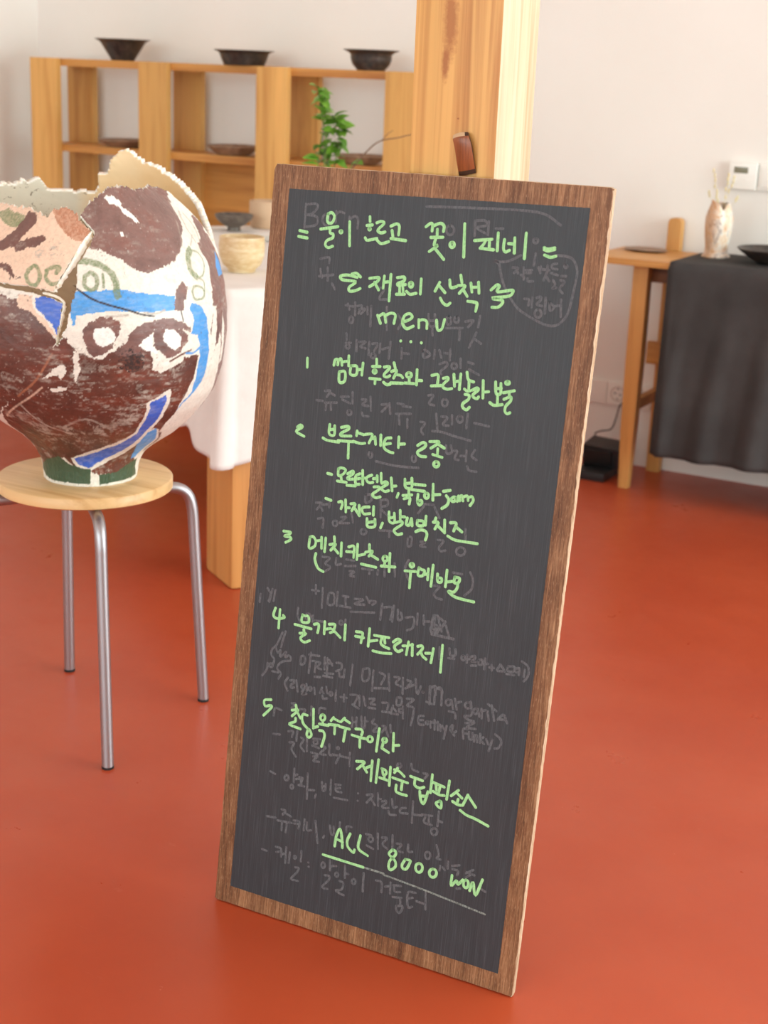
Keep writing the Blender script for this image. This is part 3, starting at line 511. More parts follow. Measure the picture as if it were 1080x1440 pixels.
    "770,3069 786,3184 893,3177;785,2793 899,2813;1033,2893 1110,2912 1100,2822;1178,2929 1174,2785;1064,2734 1142,2745 1108,2641 1187,2549;1247,2850 1292,2829 1249,2724 1316,2661;1344,2874 1359,2672;1443,2882 1554,2901;1488,2869 1513,2866 1524,2847 1517,2823 1494,2808 1469,2811 1457,2830 1465,2855 1488,2869;1436,2778 1549,2766;1428,2673 1549,2672;1468,2620 1544,2639 1474,2558 1568,2566;1580,2805 1658,2801 1573,2693 1668,2693;1712,2862 1726,2716 1793,2725;1849,2858 1866,2853 1867,2836 1852,2824 1835,2829 1834,2845 1849,2858;1838,2610 1893,2757;1776,2728 2047,2741;2047,2819 2058,2626;1047,3316 1116,3324 1053,3247;1192,3263 1277,3275 1257,3216;1375,3345 1378,3213;1502,3273 1512,3354 1596,3366",
    "790,2224 872,2205;1061,2237 1087,2232 1099,2207 1092,2176 1068,2159 1043,2164 1030,2189 1038,2219 1061,2237;1182,2364 1187,2157;1195,2263 1236,2290;1191,2206 1285,2239;1160,2118 1179,2114 1189,2093 1183,2069 1166,2055 1147,2060 1137,2080 1143,2104 1160,2118;1274,2260 1327,2258;1288,2240 1318,2159;1328,2250 1301,2155;1268,2138 1364,2142;1406,2350 1423,1970;1420,2106 1531,2127;1565,2072 1549,2020;1643,2283 1666,2162 1708,2181 1708,2269;1653,2214 1706,2236;1786,2352 1795,2132;1859,2300 1943,2314;1877,2297 1877,2210 1970,2210;1881,2250 1940,2266;1856,2101 2073,2119;2231,2263 2232,2264;2235,2154 2236,2154;2365,2276 2465,2302 2376,2164;2434,2241 2507,2164;2536,2347 2557,2168;2548,2263 2590,2277;2612,2244 2674,2270 2669,2225 2618,2176 2648,2158 2721,2177;2762,2319 2792,2205 2845,2228;2725,2134 2748,2088 2840,2104;2982,2247 2911,2219 2908,2157 3017,2174;3084,2370 3097,2060;3098,2183 3233,2202;3232,2219 3392,2241;3288,2199 3278,2118 3397,2107;3342,2205 3349,2138;3482,2329 3481,2117;3491,2194 3545,2191;3437,2075 3471,2069 3488,2037 3478,1997 3448,1974 3414,1980 3397,2012 3406,2051 3437,2075",
    "788,1533 939,1549;1024,1702 1095,1697 1048,1628;1090,1663 1190,1634;969,1517 1207,1541;1049,1514 1052,1385;1129,1520 1124,1372;1238,1590 1335,1592 1327,1485;1251,1545 1338,1561;1417,1655 1415,1485;1456,1617 1466,1507 1535,1518;1595,1679 1655,1357;1754,1498 1740,1462;1833,1672 1862,1552 1904,1564 1893,1673;1988,1763 1985,1698;2101,1650 2102,1730 2177,1743;2412,1704 2496,1709;2489,1684 2516,1680 2530,1656 2522,1626 2497,1608 2470,1612 2456,1636 2464,1666 2489,1684;2437,1541 2543,1518;2594,1763 2620,1540;2664,1721 2747,1735 2683,1628 2763,1580;2824,1800 2839,1601;2900,1698 2973,1701 2918,1606 3003,1595;3077,1730 3082,1635 3145,1644;3376,1709 3405,1702 3420,1669 3413,1630 3387,1607 3358,1614 3342,1647 3350,1687 3376,1709;3498,1840 3548,1714 3518,1654 3581,1654;3583,1562 3582,1492;3624,1550 3656,1521;3693,1655 3696,1555;3761,1613 3868,1652;3766,1568 3854,1563 3845,1498;3972,1566 4074,1642;3986,1586 4098,1572;4036,1562 3979,1506;3858,1308 3912,1324;4226,1402 4283,1384",
    "752,1009 834,1004;978,1110 1068,1103 1079,983;994,1032 1072,1063;1085,1017 1127,1046;1153,1151 1157,907;1221,1089 1213,923;1307,1063 1322,1060 1330,1046 1325,1029 1311,1018 1296,1020 1288,1034 1293,1052 1307,1063;1409,1167 1411,1004;1328,890 1390,892 1353,807 1274,694 1390,695;1536,1024 1537,1024;1545,961 1547,962;1775,1094 1796,1088 1808,1061 1802,1030 1783,1012 1761,1018 1750,1045 1756,1076 1775,1094;1882,1156 1896,1006;1891,1061 1932,1081;1932,1089 1991,1098;2005,1005 2024,1001 2033,981 2028,957 2011,943 1992,947 1983,967 1988,991 2005,1005;1818,910 1896,917 1885,849 1799,742 1811,708 1880,717;2129,1146 2142,965;2144,1030 2195,1036;2062,893 2124,879 2108,777 2017,734 2089,706 2150,700;2285,989 2307,984 2318,960 2312,931 2292,914 2270,918 2258,942 2265,972 2285,989;2433,1122 2443,844;2635,1069 2724,1063 2734,920;2783,1018 2857,1050;2862,1104 2868,939;2909,1076 3026,1100;2920,1069 2939,991 3024,1007;2916,901 3054,928;3034,916 3042,835;2982,785 3073,813 3073,750 3034,697 2987,734 2982,785;3256,1065 3141,1031 3162,829 3225,848;3160,953 3222,982;3279,948 3397,942;3409,1132 3429,869",
]


def chalk(color, color2, name, rough=0.8):
    m = new_mat(name, color, rough, spec=0.2)
    g = noise_node(m, coords(m, (500, 160, 100)), 1.0, 4, 0.7)
    setc(m, ramp(m, g, [(0.35, color2), (0.6, color)]))
    return m
M_green = chalk(lin(174, 226, 164), lin(140, 202, 138), 'green_chalk')
M_pale = chalk(lin(150, 160, 154), lin(66, 70, 70), 'rubbed_chalk')
M_ghost = chalk(lin(108, 110, 114), lin(78, 79, 84), 'faded_chalk')

def ribbon(bm, pts, w, z):
    P = [Vector((p[0], p[1], 0)) for p in pts]
    if len(P) > 2:
        P = catmull(P, 5)
    if (P[-1] - P[0]).length < 1e-6 and len(P) == 2: P[1] = P[0] + Vector((1e-4, 0, 0))
    Lf, Rt = [], []
    for i, p in enumerate(P):
        t = P[min(i + 1, len(P) - 1)] - P[max(i - 1, 0)]
        if t.length < 1e-9: t = Vector((1, 0, 0))
        t.normalize()
        nn = Vector((-t.y, t.x, 0))
        ww = w * (1 + 0.16 * noise.noise(Vector((p.x * 90, p.y * 90, 1.7))))
        Lf.append(p + nn * ww); Rt.append(p - nn * ww)
    def cap(c, d):
        a0 = math.atan2(d.y, d.x)
        return [c + Vector((math.cos(a0 + s), math.sin(a0 + s), 0)) * w for s in (-1.0, -0.5, 0, 0.5, 1.0)]
    loops = []
    dz = Vector((0, 0, z))
    lv = [bm.verts.new(v + dz) for v in Lf]; rv = [bm.verts.new(v + dz) for v in Rt]
    for i in range(len(P) - 1):
        try: bm.faces.new((rv[i], rv[i + 1], lv[i + 1], lv[i]))
        except Exception: pass
    t0 = (P[0] - P[1]).normalized(); t1 = (P[-1] - P[-2]).normalized()
    c = [bm.verts.new(v + dz) for v in cap(P[0], t0)]
    bm.faces.new([lv[0]] + c + [rv[0]])
    c = [bm.verts.new(v + dz) for v in cap(P[-1], t1)]
    bm.faces.new([rv[-1]] + c + [lv[-1]])

def write(name, lines, mat, w, z, label):
    k = 0
    for s in lines:
        strokes = [[tuple(int(a) * 1e-4 for a in q.split(',')) for q in st_.split()] for st_ in s.split(';')]
        # strokes that touch or nearly touch form one word; every word is a piece of its own
        word = list(range(len(strokes)))
        ends = [np.array(p) for p in strokes]
        for i in range(len(strokes)):
            for j in range(i):
                if word[i] != word[j] and np.sqrt(((ends[i][:, None] - ends[j][None]) ** 2).sum(-1)).min() < WORD_GAP:
                    a, c = word[i], word[j]
                    word = [c if x == a else x for x in word]
        for wd in sorted(set(word)):
            bm = bmesh.new()
            for st_, x in zip(strokes, word):
                if x == wd:
                    ribbon(bm, st_, w, z + k * 2e-7); k += 1
            bmesh.ops.recalc_face_normals(bm, faces=bm.faces)
            for f in bm.faces:
                if f.normal.z < 0: f.normal_flip()
            me = bpy.data.meshes.new(name); bm.to_mesh(me); bm.free(); me.materials.append(mat)
            o = link(bpy.data.objects.new(name, me)); o.parent = panel; o.matrix_local = Matrix.Identity(4)
            o['label'] = label
WORD_GAP = 0.019
write('faded_writing', GHOST, M_ghost, 0.00170, 0.0007, 'faded grey leftover handwriting')
write('chalk_underline', PALE, M_pale, 0.00140, 0.0009, 'rubbed pale underline')
write('chalk_writing', GREEN, M_green, 0.00205, 0.0010, 'green chalk handwriting')

# ------------------------------------------------------------------ stool
SX, SY, SZ, SR = -1.7154, 2.0289, 0.473, 0.158
stool = thing('stool', 'round birch stool with bent steel tube legs carrying the broken vase', 'stool', (SX, SY, 0))
bm = bmesh.new()
prof = [(0, SZ - .022)] + [(SR * .5, SZ - .022), (SR - .003, SZ - .022), (SR, SZ - .0195), (SR, SZ - .0025), (SR - .0025, SZ), (SR * .5, SZ), (0, SZ)]
lathe(bm, prof, 96)
mesh_obj('seat', bm, M_birch, stool, auto=50)
feet = [(-1.540, 1.866), (-1.571, 2.197), (-1.883, 2.166), (-1.852, 1.835)]
for fx, fy in feet:
    dx, dy = fx - SX, fy - SY
    L = math.hypot(dx, dy); dx /= L; dy /= L
    rad = lambda r, z: (dx * r, dy * r, z)
    zt = SZ - .022 - .0112
    pts = [rad(.03, zt), rad(.10, zt), rad(.150, zt)]
    c = [rad(.150, zt), rad(.168, zt - .002), rad(.183, zt - .009), rad(.193, zt - .022), rad(.1985, zt - .042), rad(.2005, zt - .06)]
    pts = pts[:-1] + [tuple(v) for v in catmull(c, 4)] + [rad(.2005 + (L - .2005) * t, (zt - .06) * (1 - t) + 0.003 * t) for t in (.33, .66, 1)]
    bm = bmesh.new(); tube(bm, pts, .0106, 16)
    lg = mesh_obj('leg', bm, M_metal, stool)
    bm = bmesh.new(); tube(bm, [rad(L - .0004, .0), rad(L - .0002, .005)], .0110, 16)
    mesh_obj('foot_cap', bm, M_rubber, lg)
bm = boxes((-.035, .035, -.035, .035, SZ - .046, SZ - .022), bevel=.003)
mesh_obj('under_bracket', bm, M_rubber, stool)

# ------------------------------------------------------------------ big broken painted vase
RIM = "-885,4780 -805,4860 -645,4940 -520,4940 -345,4900 -260,4860 -220,4800 -195,4800 -190,4880 -180,4920 -70,4940 -50,4900 -20,4800 5,4900 35,5020 95,5100 215,5240 305,5280 400,5240 470,5220 570,5220 710,5240 790,5220 825,5180 855,5120 895,4700 920,4300 940,3900 965,3700 990,4000 1020,4400 1060,4880 1110,5020 1175,5160 1255,5320 1315,5400 1330,5460 1395,5500 1440,5540 1480,5620 1500,5720 1540,5740 1575,5700 1615,5620 1640,5540 1660,5320 1680,5300 1715,5290 1720,5050 1730,4940 1765,4940 1820,4940 1855,4960 1920,4960 1970,4980 1995,5080 2025,5180 2055,5140 2110,5140 2155,5100 2235,5100 2400,4700 2620,4600 2800,4750"
GAP = "45,4600 5,4480 -40,4220 -100,3820 -115,3680 -215,3740 -340,3760 -490,3720 -485,3680 -340,3720 -250,3680 -200,3660 -125,3600 -80,3520 -85,3360 -95,3120 -110,2860 -105,2820 -70,3120 -50,3480 -30,3800 -30,4100 0,4260 30,4400 55,4580 25,4680 -5,4780 -20,4820 -25,4820 -20,4760 20,4660"
PAINT = [
    (7, 1, "-720,3560 -1055,4860 -785,5060 -365,4960 -225,4840 -185,4960 -35,4920 -15,4740 45,4600 -40,4240 -100,3820 -115,3680 -215,3700 -340,3720"),  # upper left shard: warm bounced light put into its peach tint
    (6, 1, "-565,4760 -495,4860 -340,4780 -320,4660 -365,4580 -460,4660"),
    (9, 1, "-190,4920 -70,4940 -35,4860 5,4700 40,4600 0,4440 -60,4480 -110,4620"),
    (1, 1, "-555,4320 -415,4380 -360,4540 -330,4720 -330,4840 -280,4840 -255,4700 -280,4560 -320,4340 -390,4220 -505,4140"),
    (1, 1, "-335,4360 -265,4440 -190,4520 -180,4420 -235,4320 -305,4240"),
    (1, 1, "-370,4080 -320,4040 -280,3920 -285,3860 -330,3960 -385,3980"),
    (8, 1, "-305,3880 -270,3900 -240,3880 -250,3840 -295,3820"),
    (11, 1, "-215,4280 -150,4360 -80,4360 -85,4260 -145,4200 -190,4180"),
    (2, 1, "-20,4780 5,4920 70,5080 215,5240 460,5280 805,5260 855,5140 770,4880 395,4060 265,3960 200,4060 140,4220 25,4360 50,4580 20,4680"),
    (11, 1, "-20,4780 5,4920 65,5060 100,5020 65,4860 20,4720"),
    (10, 1, "150,5100 220,5120 270,5000 245,4940 185,5000"),
    (10, 1, "240,4960 285,4900 325,4740 295,4720 240,4860"),
    (10, 0, "185,4580 200,4580 200,4520 185,4520"),
    (2, 1, "880,4740 900,4560 875,4200 770,3800 745,3340 700,3000 640,2660 595,2380 565,2720 595,3180 625,3660 700,4080 800,4400"),
    (0, 1, "600,3280 635,3280 630,2860 610,2440 605,2180 580,2700"),
    (2, 1, "690,4300 900,4400 950,3300 950,2200 820,2000 720,2050 690,2500 650,3000 640,3300 660,3900"),
    (2, 1, "715,2150 950,2350 950,800 770,900 740,1500"),
    (0, 1, "715,2200 745,2250 730,2900 695,3150 690,2700"),
    (3, 0, "880,4100 885,4000 905,3720 765,3720 785,3900"),
    (1, 1, "-870,3360 -335,3580 -275,3540 -215,3420 -160,3260 -125,3080 -105,2900 -125,2720 -205,2220 -305,1900 -525,1420 -765,1700"),
    (11, 1, "-405,3680 -305,3720 -255,3640 -250,3480 -300,3480 -400,3520"),
    (7, 1, "-250,3620 -195,3600 -190,3420 -150,3280 -120,3060 -105,2940 -130,3020 -170,3260 -215,3380 -255,3420"),
    (4, 0.6, "-185,3580 -150,3620 -115,3580 -80,3500 -80,3280 -100,2980 -120,3180 -145,3300 -185,3420"),
    (11, 2, "-340,2340 -290,2440 -270,2260 -270,2040 -315,1920 -360,2040 -400,2200"),
    (1, 1, "-105,2860 -75,2920 -55,2840 -25,2700 5,2640 45,2600 115,2760 170,2920 250,2720 255,2400 300,2260 395,2360 500,2500 510,2340 475,1900 425,1580 395,1140 620,560 555,420 315,240 95,220 -5,280 -190,380 -300,560 -850,200 -800,460 -605,1060 -490,1480 -305,1900 -175,2420"),
    (11, 2, "-55,2820 0,2720 20,2440 5,2060 -45,1900 -70,2080"),
    (0, 1, "-45,2760 -30,2740 -30,2440 -45,2180 -55,2320"),
    (11, 2, "30,2560 100,2620 100,2420 45,2380"),
    (11, 2, "-310,1520 -235,1320 -60,1200 -130,980 -370,1020"),
    (11, 2, "-50,1360 125,1500 220,1680 205,1320 55,1060"),
    (1, 1, "-105,2920 -70,2980 -65,2840 -85,2780 -105,2820"),
    (0, 1, "-175,2260 -125,2460 -85,2520 -85,2400 -110,2240 -115,2340"),
    (0, 1, "-160,2100 -125,2100 -85,2140 -90,2080 -140,2020"),
    (2, 1.2, "-10,2940 0,3120 20,3240 60,3280 100,3280 130,3240 135,3120 115,2920 95,2760 60,2680 20,2660 0,2780"),
    (10, 0.6, "30,2960 35,3100 60,3140 95,3120 110,3020 110,2900 90,2860 60,2820 40,2860"),
    (2, 1.5, "100,2720 150,2920 200,3120 260,3200 340,3220 400,3140 455,3000 440,2940 390,3040 335,3100 270,3040 240,2900 200,2720 155,2600"),
    (2, 1, "265,3020 280,3120 330,3120 375,3060 415,2920 420,2800 385,2640 350,2580 330,2560 285,2660 260,2800"),
    (10, 0.6, "300,2940 315,3060 355,3040 385,2880 385,2740 355,2680 320,2760 300,2860"),
    (10, 0.8, "195,2800 235,2940 260,2980 260,2800 280,2640 260,2680 220,2740"),
    (1, 1, "280,2280 375,2420 415,2540 485,2520 510,2400 490,2160 470,1960 450,1760 405,1600 375,1380 375,1200 360,1680 340,1880 285,1860"),
    (11, 1.5, "290,2300 375,2360 420,2400 420,2200 340,2200"),
    (8, 2.5, "115,2700 170,2780 215,2700 230,2500 180,2380 125,2480 100,2580"),
    (11, 2, "125,1920 230,2080 265,1880 250,1520 185,1320 140,1640"),
    (0, 0.6, "-220,560 -10,800 155,1020 220,1180 240,1520 240,1780 330,1980 355,1980 360,1760 345,1440 315,1120 285,640 125,440 -25,300 -170,380"),
    (4, 0.5, "-185,560 0,720 165,960 235,1140 255,1520 260,1780 330,1900 340,1800 325,1460 290,1180 225,720 100,520 -35,360 -140,440"),
    (0, 0.4, "520,440 330,760 290,1120 330,1220 370,1180 560,620 725,360"),
    (3, 0.4, "455,480 290,860 305,1140 350,1220 495,660 525,480"),
    (3, 0.8, "-50,3700 -35,3700 125,3720 240,3660 375,3560 365,3340 285,3360 215,3340 115,3400 30,3360 -30,3300 -35,3160 -45,3160 -55,3360"),
    (2, 1, "375,3620 420,3780 450,3680 425,3500 405,3320 360,3340"),
    (0, 0.6, "420,3360 465,3400 570,3080 595,2440 575,1980 475,1640 420,1500 430,1700 480,2160 490,2520 475,2720 445,2900"),
    (3, 0.6, "455,3440 505,3360 540,3160 560,2760 565,2340 545,2000 455,1700 420,1540 440,1700 480,1840 490,2140 500,2500 490,2720 480,2880 440,2920 460,3140 440,3340"),
    (5, 0.6, "-865,220 -360,580 -240,420 -110,360 -10,340 -10,60 -280,60 -560,60 -735,100"),
    (5, 0.6, "90,220 320,260 480,380 590,440 720,80 365,60 100,40"),
    (1, 0.6, "360,1820 440,1980 430,1760 380,1460 365,1240"),
]
STROKES = [
    (6, 0.0101, "-30,4160 35,4140 90,4040 120,3880 125,3620"),
    (6, 0.0063, "5,3940 30,3980 50,3900 45,3760 20,3720 0,3800 5,3940"),
    (6, 0.0038, "75,3960 75,3760"),
    (6, 0.0063, "-225,4000 -200,4060 -175,3920 -185,3780 -210,3780 -230,3880 -225,4000"),
    (6, 0.0063, "-150,4000 -120,4060 -100,4040 -110,3960"),
    (6, 0.0063, "-150,4000 -150,3880 -125,3800 -100,3820"),
    (6, 0.0114, "575,4240 525,4140 500,3940 525,3820"),
    (6, 0.0032, "575,4240 635,4160 625,3980 570,3820 530,3820"),
    (6, 0.0038, "470,3600 495,3680 540,3640 550,3540 525,3460 480,3480 470,3600"),
    (6, 0.0025, "525,3820 565,3740 555,3580"),
    (11, 0.0038, "795,4800 690,4560 680,4320"),
    (11, 0.0038, "815,4760 810,4540 735,4260"),
    (11, 0.0038, "625,4680 520,4320"),
    (11, 0.0025, "690,4440 600,4300"),
    (8, 0.003, "-30,3740 30,3580 80,3500 160,3400 215,3320 265,3280"),
    (1, 0.0032, "335,2500 385,2580 440,2640"),
    (8, 0.002, "395,3320 400,3140"),
    (3, 0.0038, "415,2600 455,2580 490,2640"),
    (11, 0.0038, "230,3340 275,3320 315,3360"),
    (11, 0.0038, "80,3300 160,3320"),
    (7, 0.0028, "-470,1420 -260,1880 -185,2100"),
    (11, 0.0038, "-315,1720 -260,1380 -140,1180"),
    (11, 0.0038, "-155,1340 -40,1520 55,1360"),
    (9, 0.0032, "-305,1900 -205,2220 -125,2700"),
]
FR1 = "45,4600 -5,4440 -40,4220 -70,4020 -100,3820 -115,3680"
FR2 = "55,4560 20,4380 -15,4180 -50,4000 -85,3800 -110,3660"
FR3 = "-160,3640 -115,3600 -80,3520 -85,3360 -95,3120 -110,2860"
FR4 = "-160,3660 -110,3620 -75,3520 -75,3340 -90,3100 -105,2840"
FP = [(0, .083), (.012, .085), (.027, .086), (.045, .093), (.063, .106), (.082, .130), (.117, .174), (.147, .203), (.173, .222), (.21, .238), (.262, .2485), (.312, .251), (.357, .244), (.40, .227), (.44, .200), (.475, .170), (.505, .138), (.53, .11), (.62, .05)]
BP = [(0, .083), (.012, .085), (.027, .086), (.045, .093), (.063, .106), (.082, .130), (.117, .174), (.147, .203), (.173, .222), (.21, .238), (.262, .2485), (.312, .251), (.357, .250), (.40, .246), (.44, .238), (.475, .226), (.505, .213), (.54, .200), (.62, .185)]
CZ = [(0, .009), (.05, .012), (.09, .024), (.13, .018), (.2, .009), (.3, .004), (.62, .004)]
toC, rtD = np.array([.6457, -.7637]), np.array([.7637, .6457])
def tabl(P, z):
    P = np.array(P); return np.interp(z, P[:, 0], P[:, 1])
def smoothed(P):
    z = np.linspace(0, .62, 249); rr = tabl(P, z)
    pad = np.concatenate([2 * rr[0] - rr[1:5][::-1], rr, 2 * rr[-1] - rr[-5:-1][::-1]])
    return z, np.convolve(pad, np.ones(9) / 9, 'valid')
ZF_, RF_ = smoothed(FP); ZB_, RB_ = smoothed(BP)
def vradius(th, z):
    a = np.abs(th); w = np.clip((a - np.radians(75)) / np.radians(35), 0, 1); w = w * w * (3 - 2 * w)
    return (1 - w) * np.interp(z, ZF_, RF_) + w * np.interp(z, ZB_, RB_)
def parse2(s): return np.array([[int(a) for a in q.split(',')] for q in s.split()], float) * np.array([0.1, 1e-4])
rng = np.random.RandomState(3)
_tab = rng.rand(64, 64)
def vnoise(x, y):
    xi, yi = np.floor(x).astype(int), np.floor(y).astype(int)
    fx, fy = x - xi, y - yi
    fx, fy = fx * fx * (3 - 2 * fx), fy * fy * (3 - 2 * fy)
    t = lambda i, j: _tab[i % 64, j % 64]
    return (t(xi, yi) * (1 - fx) + t(xi + 1, yi) * fx) * (1 - fy) + (t(xi, yi + 1) * (1 - fx) + t(xi + 1, yi + 1) * fx) * fy - .5
def inside(P, x, y):
    r = np.zeros(x.shape, bool)
    j = len(P) - 1
    for i in range(len(P)):
        (x0, y0), (x1, y1) = P[i], P[j]
        if y0 != y1:
            c = ((y0 > y) != (y1 > y)) & (x < (x1 - x0) * (y - y0) / (y1 - y0) + x0)
            r ^= c
        j = i
    return r
# surface grid: angle (0 = towards the visitor) and height
dth = 0.32
th_front = np.arange(-100, 104, dth)
th_back = np.arange(104, 260, 1.1)
TH = np.concatenate([th_front, th_back]); NT = len(TH)
ZZ = np.concatenate([np.arange(0, .60, .0017)]); NZ = len(ZZ)
T2, Z2 = np.meshgrid(TH, ZZ, indexing='ij')
TS = np.where(T2 > 180, T2 - 360, T2)
Rr = vradius(np.radians(TS), Z2)
Rr = Rr + 0.0016 * vnoise(T2 * .12, Z2 * 40) + 0.0008 * vnoise(T2 * .5 + 7, Z2 * 140)
cz = tabl(CZ, Z2)
VX = SX + Rr * np.cos(np.radians(T2)) * toC[0] + (Rr * np.sin(np.radians(T2)) + cz) * rtD[0]
VY = SY + Rr * np.cos(np.radians(T2)) * toC[1] + (Rr * np.sin(np.radians(T2)) + cz) * rtD[1]
# paint
K = 0.0245                                   # degrees to comparable length (deg*K*... ~ 10 cm units)
CLR = np.array([lin(*c)[:3] for c in ((236, 231, 220), (104, 62, 52), (128, 94, 88), (80, 158, 228), (62, 104, 204), (70, 90, 68), (124, 140, 100), (238, 206, 182), (60, 46, 44), (180, 118, 88), (247, 246, 240), (186, 176, 164))])
base = np.full(T2.shape, 0)
rgb = np.broadcast_to(CLR[0], T2.shape + (3,)).copy()
# brush marks: long noise that follows the turning of the pot, and fine dry-brush grain
streak = vnoise(T2 * .22 + 60 * Z2, Z2 * 210) + .7 * vnoise(T2 * .6 - 40 * Z2, Z2 * 420 + 5)
grain = vnoise(T2 * 1.5 + 17, Z2 * 480) + .6 * vnoise(T2 * 2.7 + 3, Z2 * 800)
cloud = vnoise(T2 * .10 + 3, Z2 * 34) + .6 * vnoise(T2 * .25 + 13, Z2 * 80)
def soft(v, a, b): return np.clip((v - a) / (b - a), 0, 1)
for ci, wob, s in PAINT:
    P = parse2(s)
    wob *= .62 if ci != 11 else 2.2
    ax = T2 + wob * (2.0 * vnoise(T2 * .35 + ci * 5, Z2 * 90) + 1.3 * vnoise(T2 * 1.1, Z2 * 300 + ci) + .6 * vnoise(T2 * 2.3, Z2 * 640 + ci))
    ay = Z2 + wob * (.007 * vnoise(T2 * .35 + 31, Z2 * 90 + ci * 3) + .0045 * vnoise(T2 * 1.1 + 9, Z2 * 300) + .002 * vnoise(T2 * 2.3 + 3, Z2 * 640))
    m = inside(P, ax, ay)
    if ci == 11: al = m * soft(streak + .6 * grain + .1, -.15, .6) * .8
    elif ci == 8: al = m * soft(grain + .5 * cloud, -.15, .25)
    elif ci in (6, 9): al = m * (.62 + .3 * soft(grain, -.3, .3))
    elif ci in (3, 4): al = m * (.86 + .14 * soft(streak, -.5, .1))
    else: al = m * 1.0
    rgb += (CLR[ci] - rgb) * al[..., None]
    if ci != 11: base = np.where(m, ci, base)
def seg_dist(P, x, y, kx):
    d = np.full(x.shape, 9.0)
    for (x0, y0), (x1, y1) in zip(P, P[1:]):
        ux, uy = (x1 - x0) * kx, y1 - y0
        px, py = (x - x0) * kx, y - y0
        l2 = ux * ux + uy * uy + 1e-12
        t = np.clip((px * ux + py * uy) / l2, 0, 1)
        d = np.minimum(d, np.hypot(px - t * ux, py - t * uy))
    return d
for ci, w, s in STROKES:
    P = parse2(s)
    if len(P) > 2: P = np.array([tuple(v)[:2] for v in catmull([(a, b, 0) for a, b in P], 4)])
    d = seg_dist(P, T2, Z2, 0.0036)
    al = soft(w * .5 * (1 + .5 * vnoise(T2 * .9 + ci, Z2 * 260)) - d, -.0006, .0006)
    if ci in (6, 11, 7, 9): al = al * (.62 + .33 * soft(grain, -.3, .3))
    rgb += (CLR[ci] - rgb) * al[..., None]
# brown slip: thin, rubbed and cloudy; reddish on the belly, greyer on the shoulder
isb = np.isin(base, (1, 2))
k = isb * soft(streak + .5 * grain + .8 * cloud, .22, .80) * .66
rgb += (CLR[11] - rgb) * k[..., None]
k = isb * soft(cloud - .3 * streak, .05, .5) * .5
rgb += (np.array(lin(132, 62, 44)[:3]) - rgb) * k[..., None]
k = isb * soft(-cloud + .3 * streak, .10, .6) * .5
rgb += (np.array(lin(66, 40, 36)[:3]) - rgb) * k[..., None]
k = isb * soft(Z2, .24, .46) * .45
rgb += (np.array(lin(146, 116, 110)[:3]) - rgb) * k[..., None]
k = np.isin(base, (1, 2)) * soft(grain, .55, .75) * .5
rgb += (CLR[10] - rgb) * k[..., None]
# flecks and scuffs on the pale and blue areas
isl = np.isin(base, (0, 7, 10, 3, 4))
k = isl * soft(vnoise(T2 * 1.4 + 23, Z2 * 430) + .5 * vnoise(T2 * .14, Z2 * 45), .50, .62) * .55
rgb += (CLR[1] - rgb) * k[..., None]
k = np.isin(base, (0, 7)) * soft(streak + cloud, .25, .8) * .30
rgb += (np.array(lin(206, 190, 170)[:3]) - rgb) * k[..., None]
rgb = np.clip(rgb, 0, 1)
# what is broken away
rim = parse2(RIM)
top = np.interp(np.where(T2 < -95, T2 + 360, T2), rim[:, 0], rim[:, 1])
top = top + .006 * vnoise(T2 * .6, Z2 * 0) + .004 * vnoise(T2 * 1.9 + 5, Z2 * 0)
keep = Z2 < top
keep &= ~inside(parse2(GAP), T2 + .8 * vnoise(T2 * 1.0, Z2 * 250), Z2 + .002 * vnoise(T2 * 1.0 + 4, Z2 * 250))
vid = {}
verts = []
faces = []
def vv(i, k):
    i %= NT
    if (i, k) not in vid:
        vid[(i, k)] = len(verts); verts.append((VX[i, k] - SX, VY[i, k] - SY, Z2[i, k]))
    return vid[(i, k)]
for i in range(NT):
    i2 = (i + 1) % NT
    for k in range(NZ - 1):
        if keep[i, k] and keep[i2, k] and keep[i, k + 1] and keep[i2, k + 1]:
            faces.append((vv(i, k), vv(i2, k), vv(i2, k + 1), vv(i, k + 1)))
ctr = len(verts); verts.append((rtD[0] * .009, rtD[1] * .009, 0.0))
for i in range(NT):
    faces.append((ctr, vv(i + 1, 0), vv(i, 0)))
inv = [None] * len(verts)
for (i, k), q in vid.items(): inv[q] = (i, k)
me = bpy.data.meshes.new('vase_wall')
me.from_pydata(verts, [], faces)
ca = me.color_attributes.new('glaze_paint', 'FLOAT_COLOR', 'POINT')
buf = np.ones((len(verts), 4), np.float32)
for q, ik in enumerate(inv):
    buf[q, :3] = rgb[ik] if ik else CLR[0]
ca.data.foreach_set('color', buf.ravel())
for p in me.polygons: p.use_smooth = True
me.update()
M_glaze = new_mat('painted_stoneware', (1, 1, 1, 1), 0.42, spec=0.45)
at = nd(M_glaze, 'ShaderNodeVertexColor', layer_name='glaze_paint')
_n = noise_node(M_glaze, coords(M_glaze), 150, 6, 0.75)
_n2 = noise_node(M_glaze, coords(M_glaze, (60, 60, 160)), 1.0, 5, 0.7)
_c = mix(M_glaze, 1.0, at.outputs['Color'], ramp(M_glaze, _n, [(0.3, G3(0.80)), (0.55, G3(1.0))]), 'MULTIPLY')
setc(M_glaze, _c)
bump(M_glaze, _n2, 0.35, 0.002)
M_inner = new_mat('tan_inner_glaze', lin(232, 190, 136), 0.5)
_n = noise_node(M_inner, coords(M_inner, (60, 60, 110)), 1.0, 5, 0.7, 0.6)
_b0 = noise_node(M_inner, coords(M_inner), 6, 3)
_c = ramp(M_inner, _b0, [(0.35, lin(244, 200, 142)), (0.65, lin(246, 216, 172))])
_tc = nd(M_inner, 'ShaderNodeTexCoord'); _dp = nd(M_inner, 'ShaderNodeVectorMath', operation='DOT_PRODUCT')
